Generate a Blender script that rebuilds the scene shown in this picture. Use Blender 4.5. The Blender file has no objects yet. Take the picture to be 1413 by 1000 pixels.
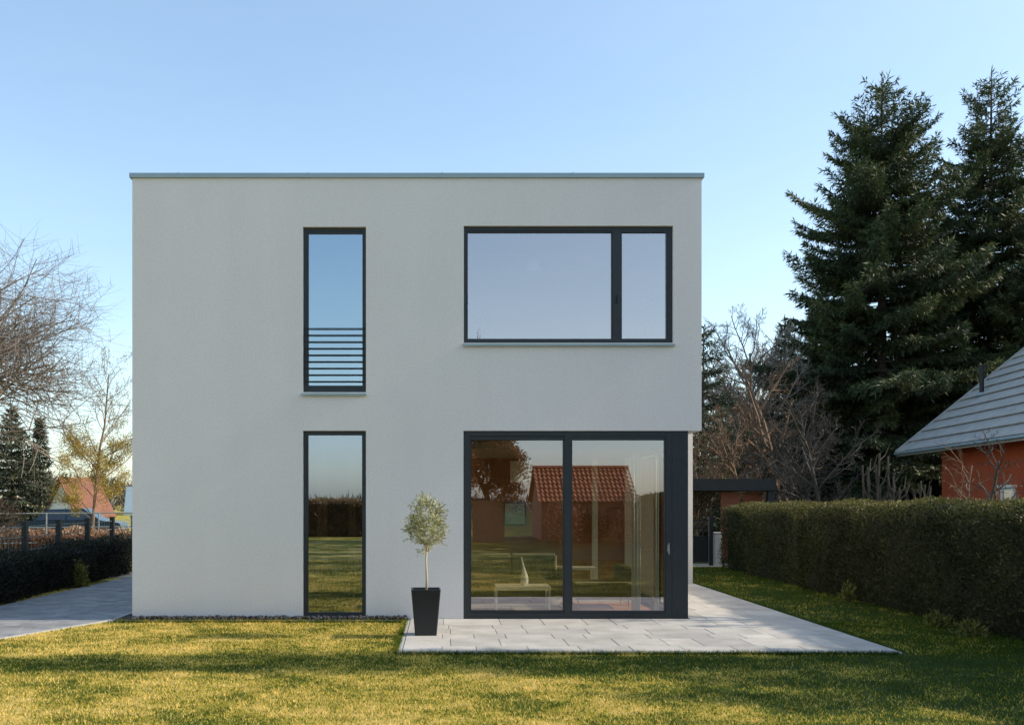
import bpy, math, random
import numpy as np
from mathutils import Vector, Matrix, Quaternion

SC = bpy.context.scene
COL = SC.collection
R = math.radians
rng = np.random.default_rng(7)

# ------------------------------------------------------------------ helpers
class MB:
    """collects boxes, tubes and loose faces and links them as one mesh object"""
    def __init__(self):
        self.v = []; self.f = []; self.t = []; self.tint = 0.5
    def add(self, vs, fs):
        b = len(self.v)
        self.v.extend([tuple(p) for p in vs])
        self.t.extend([self.tint] * len(vs))
        self.f.extend([tuple(b + i for i in f) for f in fs])
    def box(self, x0, x1, y0, y1, z0, z1, M=None):
        vs = [(x0,y0,z0),(x1,y0,z0),(x1,y1,z0),(x0,y1,z0),(x0,y0,z1),(x1,y0,z1),(x1,y1,z1),(x0,y1,z1)]
        if M is not None: vs = [M @ Vector(p) for p in vs]
        self.add(vs, [(0,3,2,1),(4,5,6,7),(0,1,5,4),(1,2,6,5),(2,3,7,6),(3,0,4,7)])
    def bevbox(self, x0, x1, y0, y1, z0, z1, b=.01):
        vs = []
        for z, i in ((z0,b),(z0+b,0),(z1-b,0),(z1,b)):
            e = i
            c = b
            vs += [(x0+e+c,y0+e,z),(x1-e-c,y0+e,z),(x1-e,y0+e+c,z),(x1-e,y1-e-c,z),(x1-e-c,y1-e,z),(x0+e+c,y1-e,z),(x0+e,y1-e-c,z),(x0+e,y0+e+c,z)]
        fs = [tuple(range(7,-1,-1)), tuple(range(24,32))]
        for k in range(3):
            for i in range(8):
                j = (i+1) % 8
                fs.append((k*8+i, k*8+j, k*8+8+j, k*8+8+i))
        self.add(vs, fs)
    def tube(self, pts, rad, n=6, cap=True):
        pts = [Vector(p) for p in pts]
        rings = []; vs = []
        ref = None
        for i, p in enumerate(pts):
            d = (pts[min(i+1, len(pts)-1)] - pts[max(i-1, 0)])
            if d.length < 1e-9: d = Vector((0,0,1))
            d.normalize()
            if ref is None:
                ref = d.orthogonal().normalized()
            ref = (ref - d * ref.dot(d))
            if ref.length < 1e-6: ref = d.orthogonal()
            ref.normalize()
            s = d.cross(ref)
            r = rad[i] if hasattr(rad, '__len__') else rad
            for k in range(n):
                a = 2 * math.pi * k / n
                vs.append(p + ref * (r * math.cos(a)) + s * (r * math.sin(a)))
        fs = []
        for i in range(len(pts) - 1):
            for k in range(n):
                k2 = (k + 1) % n
                fs.append((i*n+k, i*n+k2, (i+1)*n+k2, (i+1)*n+k))
        if cap:
            fs.append(tuple(range(n-1, -1, -1))); fs.append(tuple((len(pts)-1)*n + k for k in range(n)))
        self.add(vs, fs)
    def lathe(self, prof, n=20, off=lambda z: (0, 0)):
        vs = []
        for r, z in prof:
            ox, oy = off(z)
            for k in range(n):
                a = 2*math.pi*k/n
                vs.append((ox + r*math.cos(a), oy + r*math.sin(a), z))
        fs = []
        for i in range(len(prof)-1):
            for k in range(n):
                k2 = (k+1) % n
                fs.append((i*n+k, i*n+k2, (i+1)*n+k2, (i+1)*n+k))
        fs.append(tuple(range(n-1,-1,-1))); fs.append(tuple((len(prof)-1)*n+k for k in range(n)))
        self.add(vs, fs)
    def build(self, name, mat, parent=None, smooth=False, loc=None):
        me = bpy.data.meshes.new(name)
        me.from_pydata(self.v, [], self.f)
        a = me.attributes.new('tint', 'FLOAT', 'POINT')
        a.data.foreach_set('value', np.array(self.t, dtype=np.float32))
        return link(name, me, mat, parent, smooth, loc)

def link(name, me, mat, parent=None, smooth=False, loc=None):
    mats = mat if isinstance(mat, (list, tuple)) else [mat]
    for m in mats: me.materials.append(m)
    if smooth: me.polygons.foreach_set('use_smooth', [True]*len(me.polygons))
    me.update()
    o = bpy.data.objects.new(name, me)
    COL.objects.link(o)
    if parent is not None: o.parent = parent
    if loc is not None: o.location = loc
    return o

def quads(name, P, tint, mat, parent=None, nv=4, mask=None):
    """P (n,nv,3) array of faces -> one mesh object"""
    n = P.shape[0]
    me = bpy.data.meshes.new(name)
    me.vertices.add(n*nv); me.vertices.foreach_set('co', P.astype(np.float32).ravel())
    me.loops.add(n*nv); me.loops.foreach_set('vertex_index', np.arange(n*nv, dtype=np.int32))
    me.polygons.add(n)
    me.polygons.foreach_set('loop_start', np.arange(0, n*nv, nv, dtype=np.int32))
    me.polygons.foreach_set('loop_total', np.full(n, nv, dtype=np.int32))
    a = me.attributes.new('tint', 'FLOAT', 'POINT')
    a.data.foreach_set('value', np.repeat(tint, nv).astype(np.float32))
    me.update(calc_edges=True)
    return link(name, me, mat, parent)

def norm(a): return a / np.maximum(np.linalg.norm(a, axis=1, keepdims=True), 1e-9)

def diamonds(C, D, L, W, rr=rng):
    """leaf shaped quads: base C, direction D, length L, width W"""
    n = len(C)
    S = norm(np.cross(D, norm(rr.normal(size=(n,3)))))
    L = np.broadcast_to(np.asarray(L, float), (n,))[:,None]; W = np.broadcast_to(np.asarray(W, float), (n,))[:,None]
    M = C + D*L*.45
    return np.stack([C, M + S*W*.5, C + D*L, M - S*W*.5], 1)

def tag(o, label=None, cat=None, group=None, kind=None):
    if label: o['label'] = label
    if cat: o['category'] = cat
    if group: o['group'] = group
    if kind: o['kind'] = kind
    return o
def empty(name, loc=(0,0,0), rz=0, label=None, cat=None, group=None):
    o = bpy.data.objects.new(name, None); COL.objects.link(o)
    o.empty_display_size = .2
    o.location = loc; o.rotation_euler = (0,0,rz)
    return tag(o, label, cat, group)
def dup(root, loc, rz=0, sc=1.0, label=None):
    c = root.copy(); COL.objects.link(c); c.location = loc; c.rotation_euler = (0,0,rz); c.scale = (sc,sc,sc)
    if label: c['label'] = label
    for ch in list(root.children):
        d = ch.copy(); COL.objects.link(d); d.parent = c
        for g in list(ch.children):
            e = g.copy(); COL.objects.link(e); e.parent = d
    return c

# ------------------------------------------------------------------ materials
def new_mat(name):
    m = bpy.data.materials.new(name); m.use_nodes = True
    nt = m.node_tree; nt.nodes.clear()
    return m, nt
def N(nt, t, **kw):
    n = nt.nodes.new(t)
    for k, v in kw.items():
        if k.startswith('_'): setattr(n, k[1:], v)
        else: n.inputs[k.replace('__', ' ')].default_value = v
    return n
def L(nt, a, b): nt.links.new(a, b)
def ramp(nt, fac, stops):
    r = nt.nodes.new('ShaderNodeValToRGB')
    e = r.color_ramp.elements
    while len(e) < len(stops): e.new(.5)
    for i, (p, c) in enumerate(stops):
        e[i].position = p; e[i].color = (*c, 1) if len(c) == 3 else c
    L(nt, fac, r.inputs[0]); return r
def pos(nt):
    return nt.nodes.new('ShaderNodeNewGeometry').outputs['Position']
def noise(nt, scale, detail=4, rough=.5, vec=None, stretch=None):
    n = N(nt, 'ShaderNodeTexNoise', Scale=scale, Detail=detail, Roughness=rough)
    v = vec if vec is not None else pos(nt)
    if stretch:
        mp = nt.nodes.new('ShaderNodeMapping'); mp.inputs['Scale'].default_value = stretch
        L(nt, v, mp.inputs[0]); v = mp.outputs[0]
    L(nt, v, n.inputs['Vector']); return n.outputs['Fac']
def mixc(nt, fac, a, b, mode='MIX'):
    m = nt.nodes.new('ShaderNodeMix'); m.data_type = 'RGBA'; m.blend_type = mode
    for s, v in ((0, fac), (6, a), (7, b)):
        if hasattr(v, 'is_linked') or hasattr(v, 'node'): L(nt, v, m.inputs[s])
        else: m.inputs[s].default_value = v if s == 0 else (*v, 1)
    return m.outputs[2]
def bump(nt, h, strength, dist=.01):
    b = N(nt, 'ShaderNodeBump', Strength=strength, Distance=dist); L(nt, h, b.inputs['Height']); return b.outputs[0]
def out(nt, sh): L(nt, sh, nt.nodes.new('ShaderNodeOutputMaterial').inputs[0])

def plain(name, c, rough=.6, metal=0., var=.12, scale=6., bmp=0., bscale=80., spec=.5, stretch=None):
    m, nt = new_mat(name)
    b = N(nt, 'ShaderNodeBsdfPrincipled', Roughness=rough, Metallic=metal)
    b.inputs['Specular IOR Level'].default_value = spec
    f = noise(nt, scale, 5, .6, stretch=stretch)
    r = ramp(nt, f, [(.25, tuple(x*(1-var) for x in c)), (.75, tuple(min(1, x*(1+var)) for x in c))])
    L(nt, r.outputs[0], b.inputs['Base Color'])
    if bmp: L(nt, bump(nt, noise(nt, bscale, 3, .6), bmp), b.inputs['Normal'])
    out(nt, b.outputs[0]); return m

def leafy(name, stops, rough=.6, trans=.25, big=1.2, spec=.3, tintw=.6):
    m, nt = new_mat(name)
    at = N(nt, 'ShaderNodeAttribute'); at.attribute_name = 'tint'
    f = noise(nt, big, 3)
    a = N(nt, 'ShaderNodeMath', _operation='MULTIPLY_ADD'); L(nt, at.outputs['Fac'], a.inputs[0]); a.inputs[1].default_value = tintw
    s = N(nt, 'ShaderNodeMath', _operation='MULTIPLY'); L(nt, f, s.inputs[0]); s.inputs[1].default_value = 1-tintw
    L(nt, s.outputs[0], a.inputs[2])
    r = ramp(nt, a.outputs[0], stops)
    b = N(nt, 'ShaderNodeBsdfPrincipled', Roughness=rough); b.inputs['Specular IOR Level'].default_value = spec
    L(nt, r.outputs[0], b.inputs['Base Color'])
    if trans:
        t = N(nt, 'ShaderNodeBsdfTranslucent'); L(nt, r.outputs[0], t.inputs[0])
        mx = N(nt, 'ShaderNodeMixShader', Fac=trans); L(nt, b.outputs[0], mx.inputs[1]); L(nt, t.outputs[0], mx.inputs[2])
        out(nt, mx.outputs[0])
    else: out(nt, b.outputs[0])
    return m

def bark(name, a, b_):
    m, nt = new_mat(name)
    f = noise(nt, 9, 5, .65, stretch=(1,1,.3))
    r = ramp(nt, f, [(.3, a), (.7, b_)])
    b = N(nt, 'ShaderNodeBsdfPrincipled', Roughness=.85); L(nt, r.outputs[0], b.inputs['Base Color'])
    L(nt, bump(nt, f, .6, .03), b.inputs['Normal'])
    out(nt, b.outputs[0]); return m

def stucco(name, c, streak=.035):
    m, nt = new_mat(name)
    big = noise(nt, .55, 4, .55); fine = noise(nt, 190, 2, .6); mid = noise(nt, 14, 4, .6)
    ver = noise(nt, 2.2, 3, .5, stretch=(1,1,.12))
    r1 = ramp(nt, big, [(.3, tuple(x*.98 for x in c)), (.7, tuple(x*1.02 for x in c))])
    r2 = ramp(nt, ver, [(.3, (1-streak,)*3), (.7, (1,)*3)])
    r3 = ramp(nt, fine, [(.3, (.82,)*3), (.7, (1.,)*3)])
    r4 = ramp(nt, mid, [(.3, (.975,.98,.98)), (.7, (1.,)*3)])
    g2 = ramp(nt, noise(nt, 36, 3, .7), [(.32, (.895,)*3), (.68, (1.,)*3)])
    cc = mixc(nt, 1., g2.outputs[0], mixc(nt, 1., mixc(nt, 1., r1.outputs[0], r2.outputs[0], 'MULTIPLY'), r3.outputs[0], 'MULTIPLY'), 'MULTIPLY')
    cc = mixc(nt, 1., cc, r4.outputs[0], 'MULTIPLY')
    # rain splash band just above the ground
    sep = N(nt, 'ShaderNodeSeparateXYZ'); L(nt, pos(nt), sep.inputs[0])
    mr = N(nt, 'ShaderNodeMapRange'); L(nt, sep.outputs['Z'], mr.inputs[0])
    mr.inputs[1].default_value = 0; mr.inputs[2].default_value = .45; mr.inputs[3].default_value = .22; mr.inputs[4].default_value = 0
    mm = N(nt, 'ShaderNodeMath', _operation='MULTIPLY'); L(nt, mr.outputs[0], mm.inputs[0]); L(nt, mid, mm.inputs[1])
    cc = mixc(nt, mm.outputs[0], cc, (.2,.19,.17))
    b = N(nt, 'ShaderNodeBsdfPrincipled', Roughness=.9); b.inputs['Specular IOR Level'].default_value = .2
    L(nt, cc, b.inputs['Base Color'])
    L(nt, bump(nt, noise(nt, 70, 3, .7), .45, .006), b.inputs['Normal'])
    out(nt, b.outputs[0]); return m

def glass(name, r0, tint=(1,1,1), gl=(1,1,1), wob=.0):
    m, nt = new_mat(name)
    fr = N(nt, 'ShaderNodeFresnel', IOR=1.5)
    a = N(nt, 'ShaderNodeMath', _operation='ADD'); L(nt, fr.outputs[0], a.inputs[0]); a.inputs[1].default_value = r0; a.use_clamp = True
    t = N(nt, 'ShaderNodeBsdfTransparent', Color=(*tint, 1)); g = N(nt, 'ShaderNodeBsdfGlossy', Roughness=.0, Color=(*gl, 1))
    if wob:
        L(nt, bump(nt, noise(nt, 1.6, 1, .4), wob, .01), g.inputs['Normal'])
    mx = N(nt, 'ShaderNodeMixShader'); L(nt, a.outputs[0], mx.inputs[0]); L(nt, t.outputs[0], mx.inputs[1]); L(nt, g.outputs[0], mx.inputs[2])
    out(nt, mx.outputs[0]); return m

def lawn_color(nt, amp=1.):
    big = noise(nt, .9, 5, .66); mid = noise(nt, 3.4, 4, .65, stretch=(.6,1,1)); 
    a = N(nt, 'ShaderNodeMath', _operation='MULTIPLY_ADD'); L(nt, big, a.inputs[0]); a.inputs[1].default_value = .6
    s = N(nt, 'ShaderNodeMath', _operation='MULTIPLY'); L(nt, mid, s.inputs[0]); s.inputs[1].default_value = .4
    tiny = noise(nt, 22, 3, .7); tn = N(nt, 'ShaderNodeMath', _operation='MULTIPLY_ADD'); L(nt, tiny, tn.inputs[0]); tn.inputs[1].default_value = .26; tn.inputs[2].default_value = -.13
    s2 = N(nt, 'ShaderNodeMath', _operation='ADD'); L(nt, s.outputs[0], s2.inputs[0]); L(nt, tn.outputs[0], s2.inputs[1])
    L(nt, s2.outputs[0], a.inputs[2])
    # greener towards the right hedge (world +X), its shade put into the colour
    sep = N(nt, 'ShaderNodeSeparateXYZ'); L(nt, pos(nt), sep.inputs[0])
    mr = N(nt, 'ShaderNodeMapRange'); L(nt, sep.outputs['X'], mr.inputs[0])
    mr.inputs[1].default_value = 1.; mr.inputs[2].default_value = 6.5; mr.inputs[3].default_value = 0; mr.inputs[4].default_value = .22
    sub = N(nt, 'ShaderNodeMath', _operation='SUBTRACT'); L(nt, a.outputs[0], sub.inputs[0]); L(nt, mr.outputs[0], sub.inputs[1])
    # greener strip in front of the terrace, tree shadow band put into the colour
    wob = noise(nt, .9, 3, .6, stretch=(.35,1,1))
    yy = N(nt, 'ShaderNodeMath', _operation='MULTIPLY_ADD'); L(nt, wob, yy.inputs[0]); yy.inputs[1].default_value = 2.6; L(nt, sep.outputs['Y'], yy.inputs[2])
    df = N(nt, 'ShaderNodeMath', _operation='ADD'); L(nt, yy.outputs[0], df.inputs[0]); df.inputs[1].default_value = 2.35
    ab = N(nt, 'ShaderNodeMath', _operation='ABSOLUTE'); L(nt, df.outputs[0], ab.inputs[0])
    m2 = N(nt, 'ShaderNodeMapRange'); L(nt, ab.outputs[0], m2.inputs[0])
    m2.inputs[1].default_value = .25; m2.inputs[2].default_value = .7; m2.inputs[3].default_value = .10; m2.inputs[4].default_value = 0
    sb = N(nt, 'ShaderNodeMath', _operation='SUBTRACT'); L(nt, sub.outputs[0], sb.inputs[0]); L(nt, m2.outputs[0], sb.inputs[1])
    return sb.outputs[0]
LAWN = [(.34, (.045,.08,.010)), (.43, (.15,.18,.016)), (.50, (.47,.385,.045)), (.60, (.86,.63,.21))]
def lawn_mat(name, dark=1., blade=False):
    m, nt = new_mat(name)
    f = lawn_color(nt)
    if blade:
        at = N(nt, 'ShaderNodeAttribute'); at.attribute_name = 'tint'
        a = N(nt, 'ShaderNodeMath', _operation='MULTIPLY_ADD'); L(nt, at.outputs['Fac'], a.inputs[0]); a.inputs[1].default_value = .42; a.inputs[2].default_value = -.21
        b2 = N(nt, 'ShaderNodeMath', _operation='ADD'); L(nt, a.outputs[0], b2.inputs[0]); L(nt, f, b2.inputs[1]); f = b2.outputs[0]
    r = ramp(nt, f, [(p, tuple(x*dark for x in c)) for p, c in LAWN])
    b = N(nt, 'ShaderNodeBsdfPrincipled', Roughness=.75); b.inputs['Specular IOR Level'].default_value = .15
    L(nt, r.outputs[0], b.inputs['Base Color'])
    if blade:
        t = N(nt, 'ShaderNodeBsdfTranslucent'); L(nt, r.outputs[0], t.inputs[0])
        mx = N(nt, 'ShaderNodeMixShader', Fac=.4); L(nt, b.outputs[0], mx.inputs[1]); L(nt, t.outputs[0], mx.inputs[2]); out(nt, mx.outputs[0])
    else:
        L(nt, bump(nt, noise(nt, 60, 4, .7), .8, .03), b.inputs['Normal'])
        out(nt, b.outputs[0])
    return m

def tinted(name, a, b_, rough=.8, fine=40, bmp=.3, spec=.3):
    """stone-like material: colour per piece from tint plus speckle"""
    m, nt = new_mat(name)
    at = N(nt, 'ShaderNodeAttribute'); at.attribute_name = 'tint'
    r = ramp(nt, at.outputs['Fac'], [(0., a), (1., b_)])
    f = noise(nt, fine, 4, .7); g = noise(nt, 2.1, 4, .6)
    c = mixc(nt, 1., r.outputs[0], ramp(nt, f, [(.3, (.84,)*3), (.7, (1.03,)*3)]).outputs[0], 'MULTIPLY')
    c = mixc(nt, 1., c, ramp(nt, g, [(.3, (.74,.74,.73)), (.65, (1.,)*3)]).outputs[0], 'MULTIPLY')
    b = N(nt, 'ShaderNodeBsdfPrincipled', Roughness=rough); b.inputs['Specular IOR Level'].default_value = spec
    L(nt, c, b.inputs['Base Color']); L(nt, bump(nt, f, bmp, .004), b.inputs['Normal'])
    out(nt, b.outputs[0]); return m

def brick(name, c1, c2, mortar, scale=1.0, rot=True):
    m, nt = new_mat(name)
    bt = N(nt, 'ShaderNodeTexBrick', Scale=scale); bt.inputs['Color1'].default_value = (*c1,1); bt.inputs['Color2'].default_value = (*c2,1); bt.inputs['Mortar'].default_value = (*mortar,1)
    bt.inputs['Brick Width'].default_value = .25; bt.inputs['Row Height'].default_value = .075; bt.inputs['Mortar Size'].default_value = .008
    tc = nt.nodes.new('ShaderNodeTexCoord')
    sep = N(nt, 'ShaderNodeSeparateXYZ'); L(nt, tc.outputs['Object'], sep.inputs[0])
    ad = N(nt, 'ShaderNodeMath', _operation='ADD'); L(nt, sep.outputs[0], ad.inputs[0]); L(nt, sep.outputs[1], ad.inputs[1])
    cb = N(nt, 'ShaderNodeCombineXYZ'); L(nt, ad.outputs[0], cb.inputs[0]); L(nt, sep.outputs[2], cb.inputs[1])
    L(nt, cb.outputs[0], bt.inputs['Vector'])
    b = N(nt, 'ShaderNodeBsdfPrincipled', Roughness=.85); L(nt, bt.outputs[0], b.inputs['Base Color'])
    out(nt, b.outputs[0]); return m

M = {}
M['stucco'] = stucco('grey_render', (.925,.855,.805))
M['white_render'] = stucco('white_render', (.82,.79,.74), .02)
M['red_render'] = stucco('red_render', (.54,.115,.048), .1)
M['cream_render'] = stucco('cream_render', (.8,.78,.74), .03)
M['zinc'] = plain('zinc_sheet', (.30,.38,.40), .45, .35, .08, 3)
M['frame'] = plain('anthracite_powder_coat', (.026,.03,.033), .42, 0, .15, 8, spec=.4)
M['dark_steel'] = plain('dark_steel', (.012,.013,.015), .5, .2, .2, 9)
M['galv'] = plain('galvanised_wire', (.22,.25,.26), .5, .5, .2, 9)
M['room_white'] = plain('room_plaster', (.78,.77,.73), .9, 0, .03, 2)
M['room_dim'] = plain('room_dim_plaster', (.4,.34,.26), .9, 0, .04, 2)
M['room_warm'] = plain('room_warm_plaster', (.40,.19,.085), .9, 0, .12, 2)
M['oak'] = plain('oak_floor', (.36,.24,.13), .45, 0, .25, 5, stretch=(1,8,1))
M['pale_floor'] = plain('pale_stone_floor', (.55,.53,.5), .35, 0, .06, 5)
M['glass_up'] = glass('coated_glass_upper', .48, (.86,.92,1.), (.95,.85,.84), .0)
M['glass_blue'] = glass('coated_glass_blue', .5, (.7,.82,.9), (.71,.84,.93), .0)
M['glass_low'] = glass('coated_glass_lower', .27, (.84,.77,.6), (.88,.87,1.0), .0)
M['glass_slim'] = glass('coated_glass_slim', .40, (.5,.44,.32), (.74,.82,1.0), .0)
M['glass_far'] = glass('window_glass', .25, (.8,.85,.85))
M['white_lacquer'] = plain('white_lacquer', (.8,.79,.73), .3, 0, .03, 5)
M['ceramic'] = plain('white_ceramic', (.85,.85,.82), .2, 0, .02, 5)
M['leather'] = plain('dark_olive_leather', (.19,.18,.085), .45, 0, .25, 9, .15, 60)
M['chrome'] = plain('brushed_steel', (.6,.6,.6), .25, .9, .05, 5)
M['curtain'] = plain('white_curtain', (.8,.79,.75), .9, 0, .05, 5)
M['beige_curtain'] = plain('beige_curtain', (.62,.5,.33), .9, 0, .08, 5)
M['rug'] = plain('orange_rug', (.55,.24,.1), .95, 0, .15, 30, .3, 90)
M['sun_patch'] = plain('sun_patch', (.8,.78,.74), .95, 0, .05, 30, .3, 90)
M['cabinet'] = plain('brown_wood', (.3,.13,.05), .5, 0, .3, 4, stretch=(1,1,6))
M['canvas'] = plain('cream_canvas', (.95,.93,.8), .8, 0, .04, 9)
M['art_blue'] = plain('pale_blue_picture', (.45,.55,.55), .5, 0, .55, 5)
M['pot'] = plain('black_planter', (.012,.012,.014), .38, 0, .2, 6)
M['soil'] = plain('soil', (.045,.03,.02), .95, 0, .4, 30, .6, 50)
M['paver'] = tinted('terrace_slab', (.45,.425,.39), (.67,.62,.55))
M['drive'] = tinted('driveway_sett', (.25,.25,.26), (.42,.41,.4))
M['joint'] = plain('joint_sand', (.1,.095,.085), .95, 0, .3, 40)
M['pebble'] = tinted('dark_pebble', (.015,.015,.016), (.09,.09,.095), .7)
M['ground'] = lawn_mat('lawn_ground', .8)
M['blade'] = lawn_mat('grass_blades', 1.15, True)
M['edging'] = plain('concrete_edging', (.4,.4,.39), .85, 0, .12, 10)
M['sand'] = plain('sandy_path', (.45,.38,.28), .95, 0, .15, 12, .3, 60)
M['asphalt'] = plain('asphalt', (.055,.055,.058), .9, 0, .2, 8, .3, 120)
M['spruce'] = leafy('spruce_needles', [(.15, (.02,.028,.016)), (.5, (.056,.082,.032)), (.85, (.155,.165,.055))], .55, .12, .9)
M['spruce_far'] = leafy('blue_spruce_needles', [(.15, (.022,.03,.02)), (.5, (.06,.075,.045)), (.85, (.15,.16,.08))], .55, .12, .9)
M['hedge'] = leafy('hedge_leaves', [(.15, (.016,.02,.008)), (.5, (.037,.046,.014)), (.9, (.17,.155,.04))], .55, .25, 1.6)
M['hedge_dark'] = leafy('dark_hedge_leaves', [(.15, (.008,.010,.007)), (.5, (.015,.018,.010)), (.85, (.03,.034,.016))], .6, .1, 1.6)
M['beech'] = leafy('russet_leaves', [(.15, (.11,.05,.025)), (.5, (.30,.14,.07)), (.85, (.52,.34,.2))], .6, .3, 1.6)
M['russet'] = leafy('brown_oak_leaves', [(.15, (.13,.05,.015)), (.5, (.34,.15,.045)), (.85, (.52,.28,.1))], .6, .3, 1.6)
M['copper'] = leafy('copper_leaves', [(.15, (.25,.08,.04)), (.5, (.52,.2,.09)), (.85, (.75,.48,.32))], .6, .3, 1.6)
M['beech_dark'] = leafy('dark_beech_leaves', [(.15, (.09,.05,.02)), (.5, (.24,.14,.055)), (.85, (.4,.26,.12))], .6, .2, 1.6)
M['bud'] = leafy('yellow_buds', [(.15, (.2,.14,.02)), (.5, (.42,.31,.04)), (.85, (.6,.47,.09))], .6, .3, .8)
M['shrub'] = leafy('shrub_leaves', [(.15, (.05,.07,.012)), (.5, (.13,.14,.03)), (.85, (.3,.25,.05))], .6, .25, 1.2)
M['olive'] = leafy('olive_leaves', [(.1, (.10,.11,.03)), (.5, (.36,.35,.15)), (.9, (.66,.61,.36))], .5, .2, 3.)
M['bark_grey'] = bark('grey_bark', (.12,.10,.085), (.30,.25,.215))
M['bark_dark'] = bark('dark_bark', (.035,.028,.022), (.10,.08,.06))
M['bark_pale'] = bark('pale_bark', (.28,.22,.16), (.5,.42,.32))
M['bark_red'] = bark('reddish_bark', (.12,.075,.045), (.29,.19,.115))
M['olive_bark'] = bark('olive_bark', (.42,.33,.22), (.6,.5,.36))
M['roof_grey'] = plain('grey_roof_sheet', (.37,.36,.33), .75, 0, .2, 3, stretch=(1,1,2))
M['car_glass'] = glass('car_glass', .06, (.3,.34,.36))
M['tile_red'] = plain('red_clay_tile', (.44,.17,.065), .6, 0, .35, 4)
M['tile_far'] = plain('orange_clay_tile', (.19,.075,.045), .8, 0, .3, 2)
M['brick'] = brick('red_brick', (.50,.19,.08), (.40,.14,.06), (.4,.3,.24))
M['brick_brown'] = brick('brown_brick', (.50,.24,.10), (.42,.19,.075), (.4,.28,.17))
M['carport'] = plain('black_timber', (.014,.016,.017), .7, 0, .3, 9)
M['red_slat'] = plain('red_brown_slat', (.26,.085,.045), .7, 0, .2, 9)
M['car_blue'] = plain('blue_car_paint', (.02,.04,.06), .25, .3, .05, 3)
M['rubber'] = plain('rubber', (.012,.012,.012), .8)
M['lamp_glass'] = plain('lamp_lens', (.7,.7,.68), .15)
M['haze_twig'] = bark('distant_twigs', (.14,.11,.10), (.3,.24,.2))

# ------------------------------------------------------------------ sun, sky, camera
EL, SAZ = 31.0, 90.35            # the sun stands to the right, in line with the facade
d = Vector((math.sin(R(SAZ))*math.cos(R(EL)), math.cos(R(SAZ))*math.cos(R(EL)), math.sin(R(EL))))
sun = bpy.data.lights.new('sun', 'SUN'); sun.energy = 5.0; sun.angle = R(.5); sun.color = (1,.88,.70)
so = bpy.data.objects.new('sun', sun); COL.objects.link(so); so.rotation_euler = (-d).to_track_quat('-Z','Y').to_euler(); so.location = (20,0,20)
w = bpy.data.worlds.new('World'); SC.world = w; w.use_nodes = True
nt = w.node_tree; nt.nodes.clear()
sky = nt.nodes.new('ShaderNodeTexSky'); sky.sky_type = 'NISHITA'; sky.sun_disc = False
sky.sun_elevation = R(EL); sky.sun_rotation = R(SAZ); sky.air_density = 1.0; sky.dust_density = 1.2; sky.ozone_density = 1.6; sky.altitude = 100
gm = N(nt, 'ShaderNodeGamma', Gamma=.82); L(nt, sky.outputs[0], gm.inputs[0])       # softer, hazier spring sky
hz = mixc(nt, 1., gm.outputs[0], (2.86,3.02,3.0), 'MULTIPLY')
tcw = nt.nodes.new('ShaderNodeTexCoord')
wn_ = noise(nt, 2.2, 5, .6, vec=tcw.outputs['Generated'], stretch=(1,1,4))     # faint uneven haze
hz = mixc(nt, 1., hz, ramp(nt, wn_, [(.3, (.955,.97,.985)), (.7, (1.035,1.015,1.0))]).outputs[0], 'MULTIPLY')
bg = N(nt, 'ShaderNodeBackground', Strength=.12); L(nt, hz, bg.inputs[0])
wo = nt.nodes.new('ShaderNodeOutputWorld'); L(nt, bg.outputs[0], wo.inputs[0])

cam = bpy.data.cameras.new('camera'); co = bpy.data.objects.new('camera', cam); COL.objects.link(co)
co.location = (0,-14,1.75); co.rotation_euler = (R(90),0,0)
cam.sensor_width = 36; cam.lens = 36*1330/1413; cam.shift_x = (706.5-610)/1413; cam.shift_y = (690-500)/1413
cam.clip_end = 2000; cam.clip_start = .1
SC.camera = co
SC.view_settings.view_transform = 'Standard'; SC.view_settings.look = 'None'; SC.view_settings.exposure = 0
SC.cycles.use_adaptive_sampling = True
SC.cycles.max_bounces = 8; SC.cycles.transparent_max_bounces = 12
SC.cycles.use_denoising = True

# ------------------------------------------------------------------ ground
g = MB()
g.add([(-600,-600,0),(600,-600,0),(600,600,0),(-600,600,0)], [(0,1,2,3)])
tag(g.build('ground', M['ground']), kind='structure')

PX0, PX1, PY0, PY1 = -.456, 5.18, -3.0, 6.06     # terrace: front piece and side piece
random.seed(3)
b = MB()
b.tint = .5
def slab_rows(b, x0, x1, y0, y1, rows, lens, z0, z1, gap=.006):
    y = y0
    k = 0
    while y < y1 - .02:
        h = rows[k % len(rows)]; k += 1
        ye = min(y + h, y1)
        if y1 - ye < .12: ye = y1
        x = x0
        first = True
        while x < x1 - .02:
            l = random.choice(lens)
            if first: l *= random.uniform(.4, 1); first = False
            xe = min(x + l, x1)
            if x1 - xe < .15: xe = x1
            b.tint = min(1, max(0, random.gauss(.55, .14)))
            dz = random.uniform(-.0015, .0015)
            b.bevbox(x+gap/2, xe-gap/2, y+gap/2, ye-gap/2, z0, z1+dz, .004)
            x = xe
        y = ye
slab_rows(b, PX0, PX1, PY0, -.002, [.4,.6,.4,.5], [.4,.6,.8,.6], .008, .032)
slab_rows(b, 3.60, PX1, 0, PY1, [.4,.6,.4,.5], [.4,.6,.8,.6], .008, .032)
tag(b.build('terrace', M['paver']), kind='structure')
b = MB(); b.box(PX0, PX1, PY0, -.002, .002, .02); b.box(3.6, PX1, 0, PY1, .002, .02)
tag(b.build('terrace_bed', M['joint']), kind='structure')
b = MB()
b.box(PX0-.05, PX0-.004, PY0-.05, -.15, -.05, .028); b.box(PX0-.002, PX1+.05, PY0-.05, PY0-.003, -.05, .026); b.box(PX1+.003, PX1+.05, PY0, PY1, -.05, .027)
tag(b.build('terrace_edging', M['edging']), kind='structure')

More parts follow.
